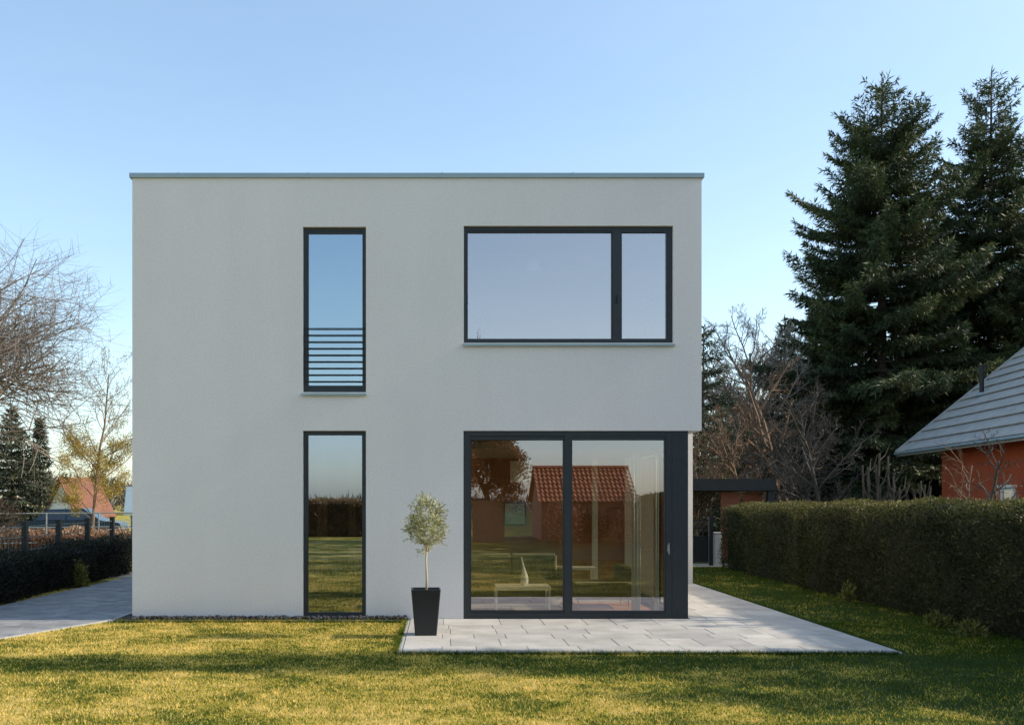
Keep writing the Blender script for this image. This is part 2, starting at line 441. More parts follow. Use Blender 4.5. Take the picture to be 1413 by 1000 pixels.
# driveway (left): herringbone free, plain small setts in rows across
def drive_edge(y):           # right edge of the driveway against the lawn
    if y > 0: return -4.83
    return -4.83 - .40*(-y)**.9 - .02*y*y
b = MB(); ys = list(np.linspace(-16, 7.7, 60))
vs = []; fs = []
for y in ys: vs += [(-7.45 + (.03*(y+2)), y, .004), (drive_edge(y), y, .004)]
for i in range(len(ys)-1): fs.append((2*i, 2*i+1, 2*i+3, 2*i+2))
b.add(vs, fs); tag(b.build('driveway_bed', M['joint']), kind='structure')
b = MB(); random.seed(5)
y = -16.0; k = 0
while y < 7.65:
    xr = drive_edge(y+.08); x = -7.42 + .03*(y+2) ; first = True
    while x < xr - .05:
        l = random.choice([.16,.24,.2]) if y > -6 else .4
        xe = min(x+l, xr)
        b.tint = min(1, max(0, random.gauss(.5, .2)))
        b.box(x+.003, xe-.003, y+.003, y+.157, .005, .014+random.uniform(-.0015,.0015))
        x = xe
    y += .16
tag(b.build('driveway', M['drive']), kind='structure')
b = MB()
for i in range(len(ys)-1):
    y0, y1 = ys[i], ys[i+1]
    x0, x1 = drive_edge(y0), drive_edge(y1)
    b.add([(x0+.004,y0,-.02),(x0+.06,y0,-.02),(x1+.06,y1,-.02),(x1+.004,y1,-.02),(x0+.004,y0,.02),(x0+.06,y0,.02),(x1+.06,y1,.02),(x1+.004,y1,.02)],
          [(4,5,6,7),(0,1,5,4),(3,0,4,7),(1,2,6,5)])
tag(b.build('driveway_kerb', M['edging']), kind='structure')
b = MB(); b.box(-4.765, -4.505, .1, 7.6, -.02, .012); tag(b.build('planting_bed', M['soil']), kind='structure')
b = MB(); b.box(-9.2, -4.6, 7.78, 9.4, -.02, .012); b.box(3.8, 7.9, 11.2, 12.4, -.02, .02)
tag(b.build('path', M['sand']), kind='structure')
b = MB(); b.box(-60, -9.5, 21, 27, -.02, .015); tag(b.build('road', M['asphalt']), kind='structure')

# drip strip of dark pebbles along the wall
ico_v = None
import bmesh
bm = bmesh.new(); bmesh.ops.create_icosphere(bm, subdivisions=1, radius=1); 
IV = np.array([v.co[:] for v in bm.verts]); IF = np.array([[v.index for v in f.verts] for f in bm.faces]); bm.free()
n = 1500
Pc = np.stack([rng.uniform(-4.5,-.5,n), rng.uniform(-.14,-.012,n), rng.uniform(.01,.07,n)],1)
S = np.stack([rng.uniform(.016,.036,n), rng.uniform(.014,.026,n), rng.uniform(.014,.028,n)],1)
V = Pc[:,None,:] + IV[None]*S[:,None,:]
tri = V[:,IF].reshape(-1,3,3)
o = quads('pebbles', tri, np.repeat(rng.random(n), len(IF)), M['pebble'], nv=3); tag(o, 'dark pebbles in a thin strip along the foot of the grey wall', 'pebbles', kind='stuff')
b = MB(); b.box(-4.8, -.51, -.17, -.15, -.05, .03); tag(b.build('wall_edging', M['edging']), kind='structure')

# grass blades on the mown lawn
def on_lawn(X, Y):
    ok = np.ones(len(X), bool)
    ok &= ~((X > PX0-.03) & (X < PX1+.04) & (Y > PY0-.03) & (Y < PY1))
    ok &= ~((Y > -.16) & (X < 3.6))
    ok &= ~((X > 3.5) & (X < 5.3) & (Y > 6))
    ed = np.where(Y > 0, -4.83, -4.83 - .40*np.abs(np.minimum(Y,0))**.9 - .02*Y*Y) + .06
    ok &= X > ed
    ok &= X < 7.3
    ok &= Y < 11.2
    return ok
def grass(n, x0, x1, y0, y1, hmin, hmax, wd):
    X = rng.uniform(x0,x1,n); Y = rng.uniform(y0,y1,n)
    k = on_lawn(X, Y); X = X[k]; Y = Y[k]; n = len(X)
    cl = .5+.5*np.sin(X*5.1+1.3*np.sin(Y*3.7))*np.sin(Y*6.3+1.7*np.sin(X*4.1))
    h = rng.uniform(hmin,hmax,n)*(.75+.5*cl); a = rng.uniform(0,2*np.pi,n)
    le = rng.uniform(.2,1.1,n)*h; la = rng.uniform(0,2*np.pi,n)
    B = np.stack([X,Y,np.zeros(n)],1); s = np.stack([np.cos(a),np.sin(a),np.zeros(n)],1)*wd
    T = B + np.stack([np.cos(la)*le, np.sin(la)*le, h],1)
    return np.stack([B-s, B+s, T],1), rng.random(n)
A = [grass(260000, -6.5, 7.3, -7.6, -.1, .012, .031, .0043), grass(60000, 3.6, 7.3, -3, 11.2, .018, .045, .005), grass(60000, -7.5, 7.3, -14, -7.6, .02, .045, .005)]
# longer unmown tufts along edges
def fringe(x0, y0, x1, y1, n):
    t = rng.random(n); X = x0+(x1-x0)*t + rng.normal(0,.012,n); Y = y0+(y1-y0)*t + rng.normal(0,.012,n)
    h = rng.uniform(.03,.07,n); la = rng.uniform(0,2*np.pi,n); a = rng.uniform(0,2*np.pi,n)
    B = np.stack([X,Y,np.zeros(n)],1); s = np.stack([np.cos(a),np.sin(a),np.zeros(n)],1)*.0035
    T = B + np.stack([np.cos(la)*h*.6, np.sin(la)*h*.6, h],1)
    return np.stack([B-s,B+s,T],1), rng.random(n)*.6
A += [fringe(PX0-.06,-3.06,PX1,-3.07,5000), fringe(PX0-.07,-3,PX0-.07,-.2,3000), fringe(PX1+.07,-3,PX1+.07,6,5000), fringe(-4.7,-.19,-.5,-.19,3500)]
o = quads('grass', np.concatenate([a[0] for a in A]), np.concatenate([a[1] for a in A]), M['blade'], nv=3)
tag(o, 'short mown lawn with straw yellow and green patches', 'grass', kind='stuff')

# ------------------------------------------------------------------ the house
ZU, ZT = 2.76, 6.432
XL, XR, XG = -4.5, 3.77, 3.58
DEPTH = 9.0
house = empty('house', (0,0,0), 0, 'flat roofed grey rendered two storey house with anthracite windows', 'house')
def px(x): return (x-610)/95.
def pz(y): return 1.75-(y-690)/95.

def wall_grid(b, xs, zs, holes, y0, y1):
    """front wall with openings: faces, reveals and inner face"""
    def solid(i, j):
        if i < 0 or j < 0 or i >= len(xs)-1 or j >= len(zs)-1: return False
        cx, cz = (xs[i]+xs[i+1])/2, (zs[j]+zs[j+1])/2
        return not any(h[0] < cx < h[1] and h[2] < cz < h[3] for h in holes)
    for i in range(len(xs)-1):
        for j in range(len(zs)-1):
            if not solid(i, j): continue
            a, c, e, f = xs[i], xs[i+1], zs[j], zs[j+1]
            b.add([(a,y0,e),(c,y0,e),(c,y0,f),(a,y0,f)], [(0,1,2,3)])
            b.add([(a,y1,e),(c,y1,e),(c,y1,f),(a,y1,f)], [(3,2,1,0)])
            if not solid(i-1,j): b.add([(a,y0,e),(a,y0,f),(a,y1,f),(a,y1,e)], [(0,1,2,3)])
            if not solid(i+1,j): b.add([(c,y0,e),(c,y1,e),(c,y1,f),(c,y0,f)], [(0,1,2,3)])
            if not solid(i,j-1): b.add([(a,y0,e),(a,y1,e),(c,y1,e),(c,y0,e)], [(0,1,2,3)])
            if not solid(i,j+1): b.add([(a,y0,f),(c,y0,f),(c,y1,f),(a,y1,f)], [(0,1,2,3)])
UL = (px(418), px(505), pz(541), pz(313))
LL = (px(418), px(505), pz(851.5), pz(594))
UR = (px(640), px(929), pz(473), pz(311.5))
LR = (px(639.5), 9, -9, ZU)
b = MB()
xs = sorted({XL, XR, UL[0], UL[1], UR[0], UR[1], LR[0]})
zs = sorted({0., ZT, ZU, *UL[2:], *LL[2:], *UR[2:]})
wall_grid(b, xs, zs, [UL, LL, UR, LR], 0, .3)
b.box(XL, XL+.3, .3, DEPTH, 0, ZT)                        # left wall
b.box(XR-.3, XR, .3, DEPTH, ZU, ZT)                       # right upper wall
b.box(XL+.3, XR-.3, DEPTH-.3, DEPTH, 0, ZT)               # rear wall
b.box(XG-.3, XG, 3.3, DEPTH-.3, 0, ZU)                    # right lower wall behind the side glazing
b.build('wall', M['stucco'], house)
b = MB()                                                  # white rear wing that steps out beyond the corner
b.box(XG+.002, 5.22, PY1+.01, 8.6, 0, 3.25)
b.build('wing_wall', M['white_render'], house)
b = MB(); b.box(XL+.3, XR-.3, .3, DEPTH-.3, 6.1, 6.3); b.build('roof', M['roof_grey'], house)
b = MB()
b.box(XL+.3, XR-.3, .3, DEPTH-.3, ZU-.25, ZU+.05); b.box(XG-.3, XR-.3, .302, 3.3, ZU-.24, ZU-.002)
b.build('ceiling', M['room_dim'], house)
# coping in folded sheet lengths with seams, 3 cm proud
b = MB(); seams = [px(179), px(247), px(426), px(610), px(790), px(971.5)]
for x0, x1 in zip(seams, seams[1:]):
    b.box(x0+.002, x1-.002, -.03, .32, ZT-.005, ZT+.06)
for x0 in seams[1:-1]: b.box(x0-.012, x0+.012, -.034, .322, ZT-.008, ZT+.064)
for x0, x1 in ((seams[0], seams[0]+.35), (seams[-1]-.35, seams[-1])):
    b.box(x0, x1, .322, DEPTH+.03, ZT-.005, ZT+.06)
b.box(seams[0]+.35, seams[-1]-.35, DEPTH-.32, DEPTH+.03, ZT-.005, ZT+.06)
b.build('coping', M['zinc'], house)

def frame_rect(b, x0, x1, z0, z1, wl, wr, wb, wt, y0, y1):
    b.box(x0, x0+wl, y0, y1, z0, z1); b.box(x1-wr, x1, y0, y1, z0, z1)
    b.box(x0+wl, x1-wr, y0, y1, z0, z0+wb); b.box(x0+wl, x1-wr, y0, y1, z1-wt, z1)
def pane(x0, x1, z0, z1, y, mat, parent):
    b = MB(); b.add([(x0,y,z0),(x1,y,z0),(x1,y,z1),(x0,y,z1)], [(0,1,2,3)]); return b.build('pane', mat, parent)

def tall_window(H, gx, gz, mat, railing, sill_mat, name='window'):
    b = MB()
    x0, x1, z0, z1 = H
    # fixed frame then the sash, a step behind it
    frame_rect(b, x0+.002, x1-.002, z0+.002, z1-.002, .045, .045, .05, .045, .05, .15)
    frame_rect(b, x0+.049, x1-.049, z0+.054, z1-.049, gx[0]-x0-.05, x1-gx[1]-.05, gz[0]-z0-.055, z1-gz[1]-.05, .062, .14)
    root = b.build(name, M['frame'], house)
    pane(gx[0]-.004, gx[1]+.004, gz[0]-.004, gz[1]+.004, .085, mat, root)
    s = MB(); s.add([(x0-.02,-.045,z0-.05),(x1+.01,-.045,z0-.05),(x1+.01,.06,z0+.0),(x0-.02,.06,z0+.0),(x0-.02,-.045,z0-.022),(x1+.01,-.045,z0-.022),(x1+.01,.06,z0+.012),(x0-.02,.06,z0+.012)],
             [(0,3,2,1),(4,5,6,7),(0,1,5,4),(1,2,6,5),(2,3,7,6),(3,0,4,7)])
    s.build('sill', sill_mat, root)
    if railing:
        for i in range(9):
            r = MB(); zz = pz(452.5 + i*9.15)
            r.box(x0+.004, x1-.004, .030, .042, zz-.0065, zz+.0065)
            r.build('rail', M['dark_steel'], root)
        for xx in (x0+.0035, x1-.0155):
            r = MB(); r.box(xx, xx+.012, .0425, .0495, pz(531), pz(446)); r.build('rail_bracket', M['dark_steel'], root)
    return root
tall_window(UL, (px(425), px(499.5)), (pz(531), pz(321)), M['glass_blue'], True, M['zinc'])
tall_window(LL, (px(424.5), px(499)), (pz(845), pz(600)), M['glass_slim'], False, M['zinc'])
# wide upper window: fixed light and narrow casement
b = MB(); x0, x1, z0, z1 = UR
frame_rect(b, x0+.002, x1-.002, z0+.002, z1-.002, px(644)-x0, x1-px(923), .04, .055, .05, .15)
b.box(px(846), px(857), .05, .15, z0+.042, z1-.057)
frame_rect(b, px(644)+.004, px(846)-.001, z0+.043, z1-.058, .014, .012, .028, .024, .064, .14)
frame_rect(b, px(857)+.001, px(923)-.004, z0+.043, z1-.058, .022, .02, .028, .024, .056, .14)
root = b.build('window', M['frame'], house)
pane(px(645), px(845.5), pz(467), pz(319.5), .09, M['glass_up'], root)
pane(px(858.5), px(921.5), pz(467), pz(319.5), .088, M['glass_up'], root)
s = MB()
for a, c in ((px(638.5), px(752)), (px(752)+.003, px(930.5))):
    s.add([(a,-.045,z0-.05),(c,-.045,z0-.05),(c,.06,z0),(a,.06,z0),(a,-.045,z0-.02),(c,-.045,z0-.02),(c,.06,z0+.012),(a,.06,z0+.012)],
          [(0,3,2,1),(4,5,6,7),(0,1,5,4),(1,2,6,5),(2,3,7,6),(3,0,4,7)])
s.build('sill', M['zinc'], root)
h = MB(); h.box(px(852)-.008, px(852)+.008, .03, .05, 4.62, 4.74); h.build('handle', M['dark_steel'], root)
# ground floor lift-and-slide door
b = MB(); x0, z1 = LR[0], ZU
X1 = px(928)
frame_rect(b, x0+.002, X1, .0, z1-.002, px(648)-x0, .09, .11, .07, .03, .17)
b.box(px(779), px(788), .03, .16, .111, z1-.073)
door = b.build('sliding_door', M['frame'], house)
s = MB(); frame_rect(s, px(648)+.002, px(779)-.001, .112, z1-.074, .022, .012, .03, .055, .05, .14); s1 = s.build('sash', M['frame'], door)
pane(px(650), px(778), pz(842), pz(607), .09, M['glass_low'], s1)
s = MB(); frame_rect(s, px(788)+.001, X1-.092, .112, z1-.074, .022, .012, .03, .06, .038, .13); s2 = s.build('sash', M['frame'], door)
pane(px(790), X1-.1, pz(843), pz(607), .075, M['glass_low'], s2)
h = MB(); h.box(X1-.07, X1-.04, .004, .03, 1.0, 1.1); h.box(X1-.064, X1-.046, -.02, .004, .97, 1.13); h.build('handle', M['chrome'], s2)
# corner post and side glazing
b = MB(); b.box(X1+.002, XG, .025, .27, .0, ZU-.003); b.build('corner_post', M['frame'], house)
b = MB(); 
b.box(XG-.08, XG-.002, .272, 3.298, .0, .10); b.box(XG-.08, XG-.002, .272, 3.298, ZU-.07, ZU-.003); b.box(XG-.08, XG-.002, 1.75, 1.83, .102, ZU-.072)
sg = b.build('side_window', M['frame'], house)
p = MB(); p.add([(XG-.04,.272,.1),(XG-.04,1.75,.1),(XG-.04,1.75,ZU-.07),(XG-.04,.272,ZU-.07)], [(0,1,2,3)]); p.build('pane', M['glass_far'], sg)
p = MB(); p.add([(XG-.04,1.83,.1),(XG-.04,3.298,.1),(XG-.04,3.298,ZU-.07),(XG-.04,1.83,ZU-.07)], [(0,1,2,3)]); p.build('pane', M['glass_far'], sg)
# rooms
b = MB(); b.box(XL+.3, XG-.3, .3, DEPTH-.3, -.05, .018); b.box(.32, XG-.08, .18, .3, -.05, .018); b.build('floor', M['pale_floor'], house)
b = MB()
b.box(-.2, 0, .3, 6, ZU+.052, 6.098); b.box(XL+.302, -.2, 3.2, 3.35, ZU+.052, 6.098); b.box(0, XR-.302, 4.2, 4.35, ZU+.052, 6.098)
b.build('partition', M['room_white'], house)
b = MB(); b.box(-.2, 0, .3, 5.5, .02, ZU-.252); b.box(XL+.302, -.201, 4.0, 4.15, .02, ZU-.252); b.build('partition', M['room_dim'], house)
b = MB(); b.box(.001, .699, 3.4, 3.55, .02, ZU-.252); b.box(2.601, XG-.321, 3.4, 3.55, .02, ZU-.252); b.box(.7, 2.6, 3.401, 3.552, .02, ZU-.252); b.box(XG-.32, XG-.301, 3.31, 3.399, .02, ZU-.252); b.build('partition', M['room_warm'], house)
b = MB(); b.box(2.70, 2.80, 3.32, 3.397, .02, ZU-.253); b.build('column', M['white_lacquer'], house)

def curtain(name, x0, x1, y, z0, z1, amp, waves, mat, label):
    b = MB(); n = int(waves*8); vs = []; fs = []
    for i in range(n+1):
        t = i/n; x = x0+(x1-x0)*t
        yy = y + amp*math.sin(t*waves*2*math.pi) + amp*.3*math.sin(t*waves*4.7+1)
        vs += [(x, yy*1.0, z0), (x + .01*math.sin(i), y+(yy-y)*.6, z1)]
    for i in range(n): fs.append((2*i, 2*i+2, 2*i+3, 2*i+1))
    b.add(vs, fs); o = b.build(name, mat, None, True)
    return tag(o, label, 'curtain')
curtain('curtain', 2.86, 3.0, .55, .05, 2.5, .03, 3, M['curtain'], 'narrow white curtain inside the right half of the sliding door')
curtain('curtain', 3.19, 3.26, .5, .05, 2.5, .02, 2, M['curtain'], 'white curtain gathered beside the dark corner post')
curtain('curtain', -1.88, -1.72, .5, .05, 2.5, .03, 3, M['beige_curtain'], 'beige curtain at the left of the lower tall window')
curtain('curtain', -1.42, -1.3, .55, .05, 2.5, .03, 2, M['beige_curtain'], 'thin beige curtain fold right of centre in the lower tall window')
curtain('curtain', -1.34, -1.19, .24, ZU+.06, pz(462), .02, 3, M['curtain'], 'white curtain behind the bars of the upper tall window')

# furniture seen through the glass
t = empty('coffee_table', (1.27,1.35,.02), 0, 'low white coffee table on thin metal legs inside the glass door', 'table')
b = MB(); b.bevbox(-.43,.43,-.25,.25,.32,.385,.004); b.build('tabletop', M['white_lacquer'], t)
for sx in (-1,1):
    for sy in (-1,1):
        b = MB(); b.box(min(sx*.40,sx*.43), max(sx*.40,sx*.43), min(sy*.22,sy*.25), max(sy*.22,sy*.25), 0, .319); b.build('leg', M['white_lacquer'], t)
b = MB()
b.lathe([(.035,0),(.062,.03),(.066,.08),(.055,.15),(.032,.22),(.017,.30),(.012,.38),(.010,.43),(.013,.44)], 20, lambda z: (-.16*max(0,z-.15)**1.5*2, 0))
tag(b.build('vase', M['ceramic'], None, True, (1.31,1.33,.4065)), 'white ceramic vase with slender bent neck on the coffee table', 'vase')
def cushion(b, x0,x1,y0,y1,z0,z1): b.bevbox(x0,x1,y0,y1,z0,z1,.03)
t = empty('sofa', (1.2,2.6,.02), 0, 'dark olive leather sofa with two back cushions behind the coffee table', 'sofa')
b = MB(); b.bevbox(-.92,.92,-.45,.45,.13,.4,.02); b.build('base', M['leather'], t)
for k in (-1,1):
    b = MB(); cushion(b, min(.01*k,.78*k), max(.01*k,.78*k), .12,.36,.402,.80); b.build('back_cushion', M['leather'], t)
    b = MB(); b.tube([(.02*k,.115,.80),(.76*k,.115,.80)], .009, 6); b.tube([(.78*k,.115,.43),(.78*k,.115,.77)], .009, 6); b.build('piping', M['white_lacquer'], t)
    b = MB(); b.bevbox(min(k*.80,k*.92), max(k*.80,k*.92), -.43,.43,.402,.56,.02); b.build('armrest', M['leather'], t)
    for yy in (-.38,.38):
        b = MB(); b.tube([(k*.85,yy,0),(k*.85,yy,.129)], .015, 8); b.build('leg', M['chrome'], t)
t = empty('armchair', (2.6,1.65,.02), 0, 'low dark leather daybed on thin steel legs beside the orange rug', 'daybed')
b = MB(); b.bevbox(-.5,.42,-.4,.4,.16,.42,.025); b.build('seat', M['leather'], t)
b = MB(); b.bevbox(.25,.42,-.4,.4,.422,.68,.03); b.build('backrest', M['leather'], t)
for sx in (-.44,.36):
    for yy in (-.34,.34):
        b = MB(); b.tube([(sx,yy,0),(sx,yy,.159)], .011, 8); b.build('leg', M['chrome'], t)
b = MB(); b.tube([(-.5,-.41,.435),(.42,-.41,.435)], .008, 6); b.build('piping', M['white_lacquer'], t)
b = MB(); b.box(2.0,3.3,.5,2.3,.0185,.03); tag(b.build('rug', M['rug']), 'orange rug on the floor by the right door panel', 'rug')
b = MB(); b.box(.4,1.95,.45,1.05,.0185,.03); tag(b.build('rug', M['sun_patch']), 'white sheet painting sun patches on the floor in front of the coffee table', 'rug')  # thin white sheet standing for the sun patches on the floor
b = MB(); b.box(1.23,1.61,3.36,3.397,2.08,2.46); tag(b.build('picture', M['canvas']), 'square cream picture high on the living room wall', 'picture')
t = empty('picture', (1.31,3.36,1.3), 0, 'pale blue picture in a dark frame, below the square cream one', 'picture')
b = MB(); b.box(-.2,.2,.0,.03,0,.42); b.build('frame', M['frame'], t)
b = MB(); b.box(-.175,.175,-.006,-.001,.025,.395); b.build('canvas', M['art_blue'], t)
t = empty('side_table', (2.35,3.0,.02), 0, 'pale wooden side table with open frame at the back of the room', 'table')
b = MB(); b.box(-.35,.35,-.2,.2,.52,.56); b.build('tabletop', M['white_lacquer'], t)
for sx in (-.35,.29):
    for sy in (-.2,.14):
        b = MB(); b.box(sx,sx+.06,sy,sy+.06,0,.519); b.build('leg', M['white_lacquer'], t)

def house_plant(x, y, z0, h, wd, n, label, seed):
    t = empty('house_plant', (x,y,z0), 0, label, 'plant')
    b = MB(); b.lathe([(.07,0),(.09,.16),(.095,.17)], 16); b.build('pot', M['ceramic'], t)
    rr = np.random.default_rng(seed); q = rr.uniform(-1,1,(n,3)); C = q*np.array([wd/2,.1,(h-.2)/2]) + np.array([0,0,.2+(h-.2)/2])
    D = norm(rr.normal(0,.6,(n,3))+np.array([0,0,.4])); quads('foliage', diamonds(C,D,rr.uniform(.07,.13,n),rr.uniform(.03,.05,n),rr), rr.random(n), M['hedge_dark'], t)
    b = MB(); b.tube([(0,0,.15),(.02,0,h*.6),(-.02,0,h*.95)],[.012,.009,.005],6); b.build('stem', M['bark_dark'], t)
house_plant(px(663)+.01, .52, ZU+.052+.88, 1.0, .26, 120, 'leafy house plant behind the left end of the wide upper window', 3)
house_plant(px(905)+.05, .55, ZU+.052+.9, 1.1, .18, 34, 'thin house plant behind the narrow casement of the wide upper window', 4)
for k, (x0, x1) in enumerate(((.12,1.9),(2.5,3.4))):
    t = empty('sideboard', ((x0+x1)/2,.55,ZU+.052), 0, ('long white sideboard under the wide upper window','short white sideboard under the narrow upper casement')[k], 'sideboard')
    b = MB(); w_ = (x1-x0)/2; b.box(-w_,w_,-.2,.2,.06,.84); b.build('body', M['white_lacquer'], t); b = MB(); b.box(-w_-.01,w_+.01,-.21,.21,.841,.875); b.build('top', M['white_lacquer'], t)
t = empty('pendant_lamp', (px(742)+.03,1.0,0), 0, 'small pendant lamp hanging inside the wide upper window', 'lamp')
b = MB(); b.tube([(0,0,5.5),(0,0,6.098)],.006,6); b.build('cord', M['dark_steel'], t)
b = MB(); b.lathe([(.03,5.5),(.10,5.42),(.12,5.3),(.11,5.3)],16); b.build('shade', M['white_lacquer'], t)

# ------------------------------------------------------------------ olive tree in its planter
t = empty('planter', (-.21,-1.63,.034), R(2), 'tall tapered square black planter on the terrace corner', 'planter')
def taper(b, w0, w1, z0, z1, c=.012):
    vs = []
    for w, z in ((w0/2,z0),(w1/2,z1)):
        vs += [(-w+c,-w,z),(w-c,-w,z),(w,-w+c,z),(w,w-c,z),(w-c,w,z),(-w+c,w,z),(-w,w-c,z),(-w,-w+c,z)]
    return vs
b = MB(); vs = taper(b,.275,.375,0,.585) + taper(b,.365,.345,.585,.55)[0:0]
vs += [(p[0]*.92,p[1]*.92,.585) for p in vs[8:16]] + [(p[0]*.88,p[1]*.88,.53) for p in vs[8:16]]
fs = [tuple(range(7,-1,-1))]
for k in range(3):
    for i in range(8): fs.append((k*8+i,k*8+(i+1)%8,k*8+8+(i+1)%8,k*8+8+i))
b.add(vs, fs); b.build('pot', M['pot'], t)
b = MB(); b.add([(p[0],p[1],.535) for p in vs[24:32]], [tuple(range(8))]); b.build('soil', M['soil'], t)
tree = empty('olive_tree', (-.2,-1.63,.565), 0, 'small standard olive tree with silvery round crown in the black planter', 'tree')
random.seed(11); tb = MB()
tb.tube([(0,0,0),(.004,0,.2),(-.006,.004,.4),(.004,0,.58)], [.017,.014,.013,.012], 8)
tips = []
for i in range(16):
    a = i*2.4; e = random.uniform(.25,1.3); ln = random.uniform(.2,.34)
    p = Vector((.004,0,random.uniform(.5,.62))); pts=[p.copy()]
    dd = Vector((math.cos(a)*math.cos(e), math.sin(a)*math.cos(e), math.sin(e)))
    for k in range(4):
        dd = (dd + Vector((random.gauss(0,.15),random.gauss(0,.15),.18))).normalized(); p = p + dd*ln/3; pts.append(p.copy())
    tb.tube(pts, [.006,.005,.004,.003,.002], 5); tips += [(pts[k],dd) for k in (2,3,4)]
tb.build('trunk', M['olive_bark'], tree, True)
lc=[]; ld=[]
nr = np.random.default_rng(21)
for i in range(230):                                       # leafy sprigs through an uneven ball
    while True:
        q = nr.uniform(-1,1,3)
        if .12 < (q*q).sum() < 1 and (math.sin(q[0]*4+1)*math.sin(q[1]*4+2)*math.sin(q[2]*4.5) > -.45): break
    c = np.array([0,0,.86]) + q*np.array([.2,.2,.33]); 
    if q[2] < -.4: c[:2] *= 1.0
    dirn = q*np.array([1,1,.6]) + np.array([0,0,.55]) + nr.normal(0,.3,3); dirn /= np.linalg.norm(dirn)
    for k in range(11):
        lc.append(c + dirn*(k*.011)); dv = dirn*.7 + nr.normal(0,.62,3); ld.append(dv/np.linalg.norm(dv))
lc = np.array(lc); ld = np.array(ld); n = len(lc)
quads('crown', diamonds(lc, ld, nr.uniform(.04,.075,n), nr.uniform(.011,.017,n), nr), nr.random(n), M['olive'], tree)

# ------------------------------------------------------------------ hedges
def hedge(name, x0,x1,y0,y1,zt0,zt1, n, ln, wd, mat, label, lump=.07, cat='hedge', seed=1, group=None, up=.6, cols=None):
    """clipped hedge: leaves over a lumpy box of branches"""
    rr = np.random.default_rng(seed)
    A = np.array([(y1-y0)*1.7]*2 + [(x1-x0)*1.7]*2 + [(x1-x0)*(y1-y0)])
    face = rr.choice(5, n, p=A/A.sum())
    u = rr.random(n); v = rr.random(n)**.9
    X = np.where(face==0, x0, np.where(face==1, x1, x0+(x1-x0)*u)); Y = np.where(face==2, y0, np.where(face==3, y1, y0+(y1-y0)*np.where(face<2,u,v)))
    zt = zt0 + (zt1-zt0)*(Y-y0)/(y1-y0)
    Z = np.where(face==4, zt, v*zt)
    Nn = np.array([[-1,0,0],[1,0,0],[0,-1,0],[0,1,0],[0,0,1]])[face].astype(float)
    def dis(X,Y,Z): return lump*(np.sin(X*2.3+Y*1.9+1)*.5+np.sin(Y*4.1+Z*3.3)*.35+np.sin(Z*5.7+X*5.1-Y*2.2)*.35+np.sin(Y*9.3+Z*8.1+X*7)*.25)
    # rounded shoulders and a slight batter
    top = np.clip((Z - zt + .25)/.25, 0, 1)
    inn = np.where(face<4, .10*top**2, 0)
    edge = np.where(face==4, .06*(np.clip((np.minimum(X-x0,x1-X)<.2)*1.,0,1)), 0)
    off = dis(X,Y,Z) - inn - edge + rr.uniform(-.09,.05,n)
    C = np.stack([X,Y,Z],1) + Nn*off[:,None]
    D = norm(Nn*.7 + np.array([0,0,up]) + rr.normal(0,.55,(n,3)))
    P = diamonds(C, D, rr.uniform(.6,1.3,n)*ln, rr.uniform(.7,1.3,n)*wd, rr)
    tint = np.clip(.36 + off*2.2 + .55*np.clip((Z/zt-.8)/.2,0,1) + rr.normal(0,.2,n), 0, 1)  # sunlit top put into the colour: lighter leaves above, darker sides
    # inner mass of branches
    s = .13
    bx = []
    K = 14; KY = max(4, int((y1-y0)*2))
    gx = [x0+s, x1-s]
    def q(a,b_,c,e): bx.append([a,b_,c,e])
    for i in range(KY):
        ya = y0+s+(y1-y0-2*s)*i/KY; yb = y0+s+(y1-y0-2*s)*(i+1)/KY
        za = zt0+(zt1-zt0)*i/KY - s; zb = zt0+(zt1-zt0)*(i+1)/KY - s
        for xx in gx: q((xx,ya,0),(xx,yb,0),(xx,yb,zb),(xx,ya,za))
        q((gx[0],ya,za),(gx[1],ya,za),(gx[1],yb,zb),(gx[0],yb,zb))
    q((gx[0],y0+s,0),(gx[1],y0+s,0),(gx[1],y0+s,zt0-s),(gx[0],y0+s,zt0-s)); q((gx[0],y1-s,0),(gx[1],y1-s,0),(gx[1],y1-s,zt1-s),(gx[0],y1-s,zt1-s))
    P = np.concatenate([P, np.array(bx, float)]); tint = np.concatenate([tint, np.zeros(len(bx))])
    return tag(quads(name, P, tint, mat), label, cat, group)
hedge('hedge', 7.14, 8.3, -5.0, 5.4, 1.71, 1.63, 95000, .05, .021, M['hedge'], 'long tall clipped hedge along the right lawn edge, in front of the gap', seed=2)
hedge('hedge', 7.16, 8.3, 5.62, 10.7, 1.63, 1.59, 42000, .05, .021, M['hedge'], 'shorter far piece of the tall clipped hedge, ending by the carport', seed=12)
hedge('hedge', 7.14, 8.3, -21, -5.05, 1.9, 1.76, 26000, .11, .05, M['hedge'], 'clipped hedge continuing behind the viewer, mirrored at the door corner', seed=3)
hedge('hedge', -8.4, -7.42, -2.5, 9.5, .68, .82, 60000, .05, .022, M['hedge_dark'], 'low almost black hedge along the left side of the driveway', seed=4, lump=.09)

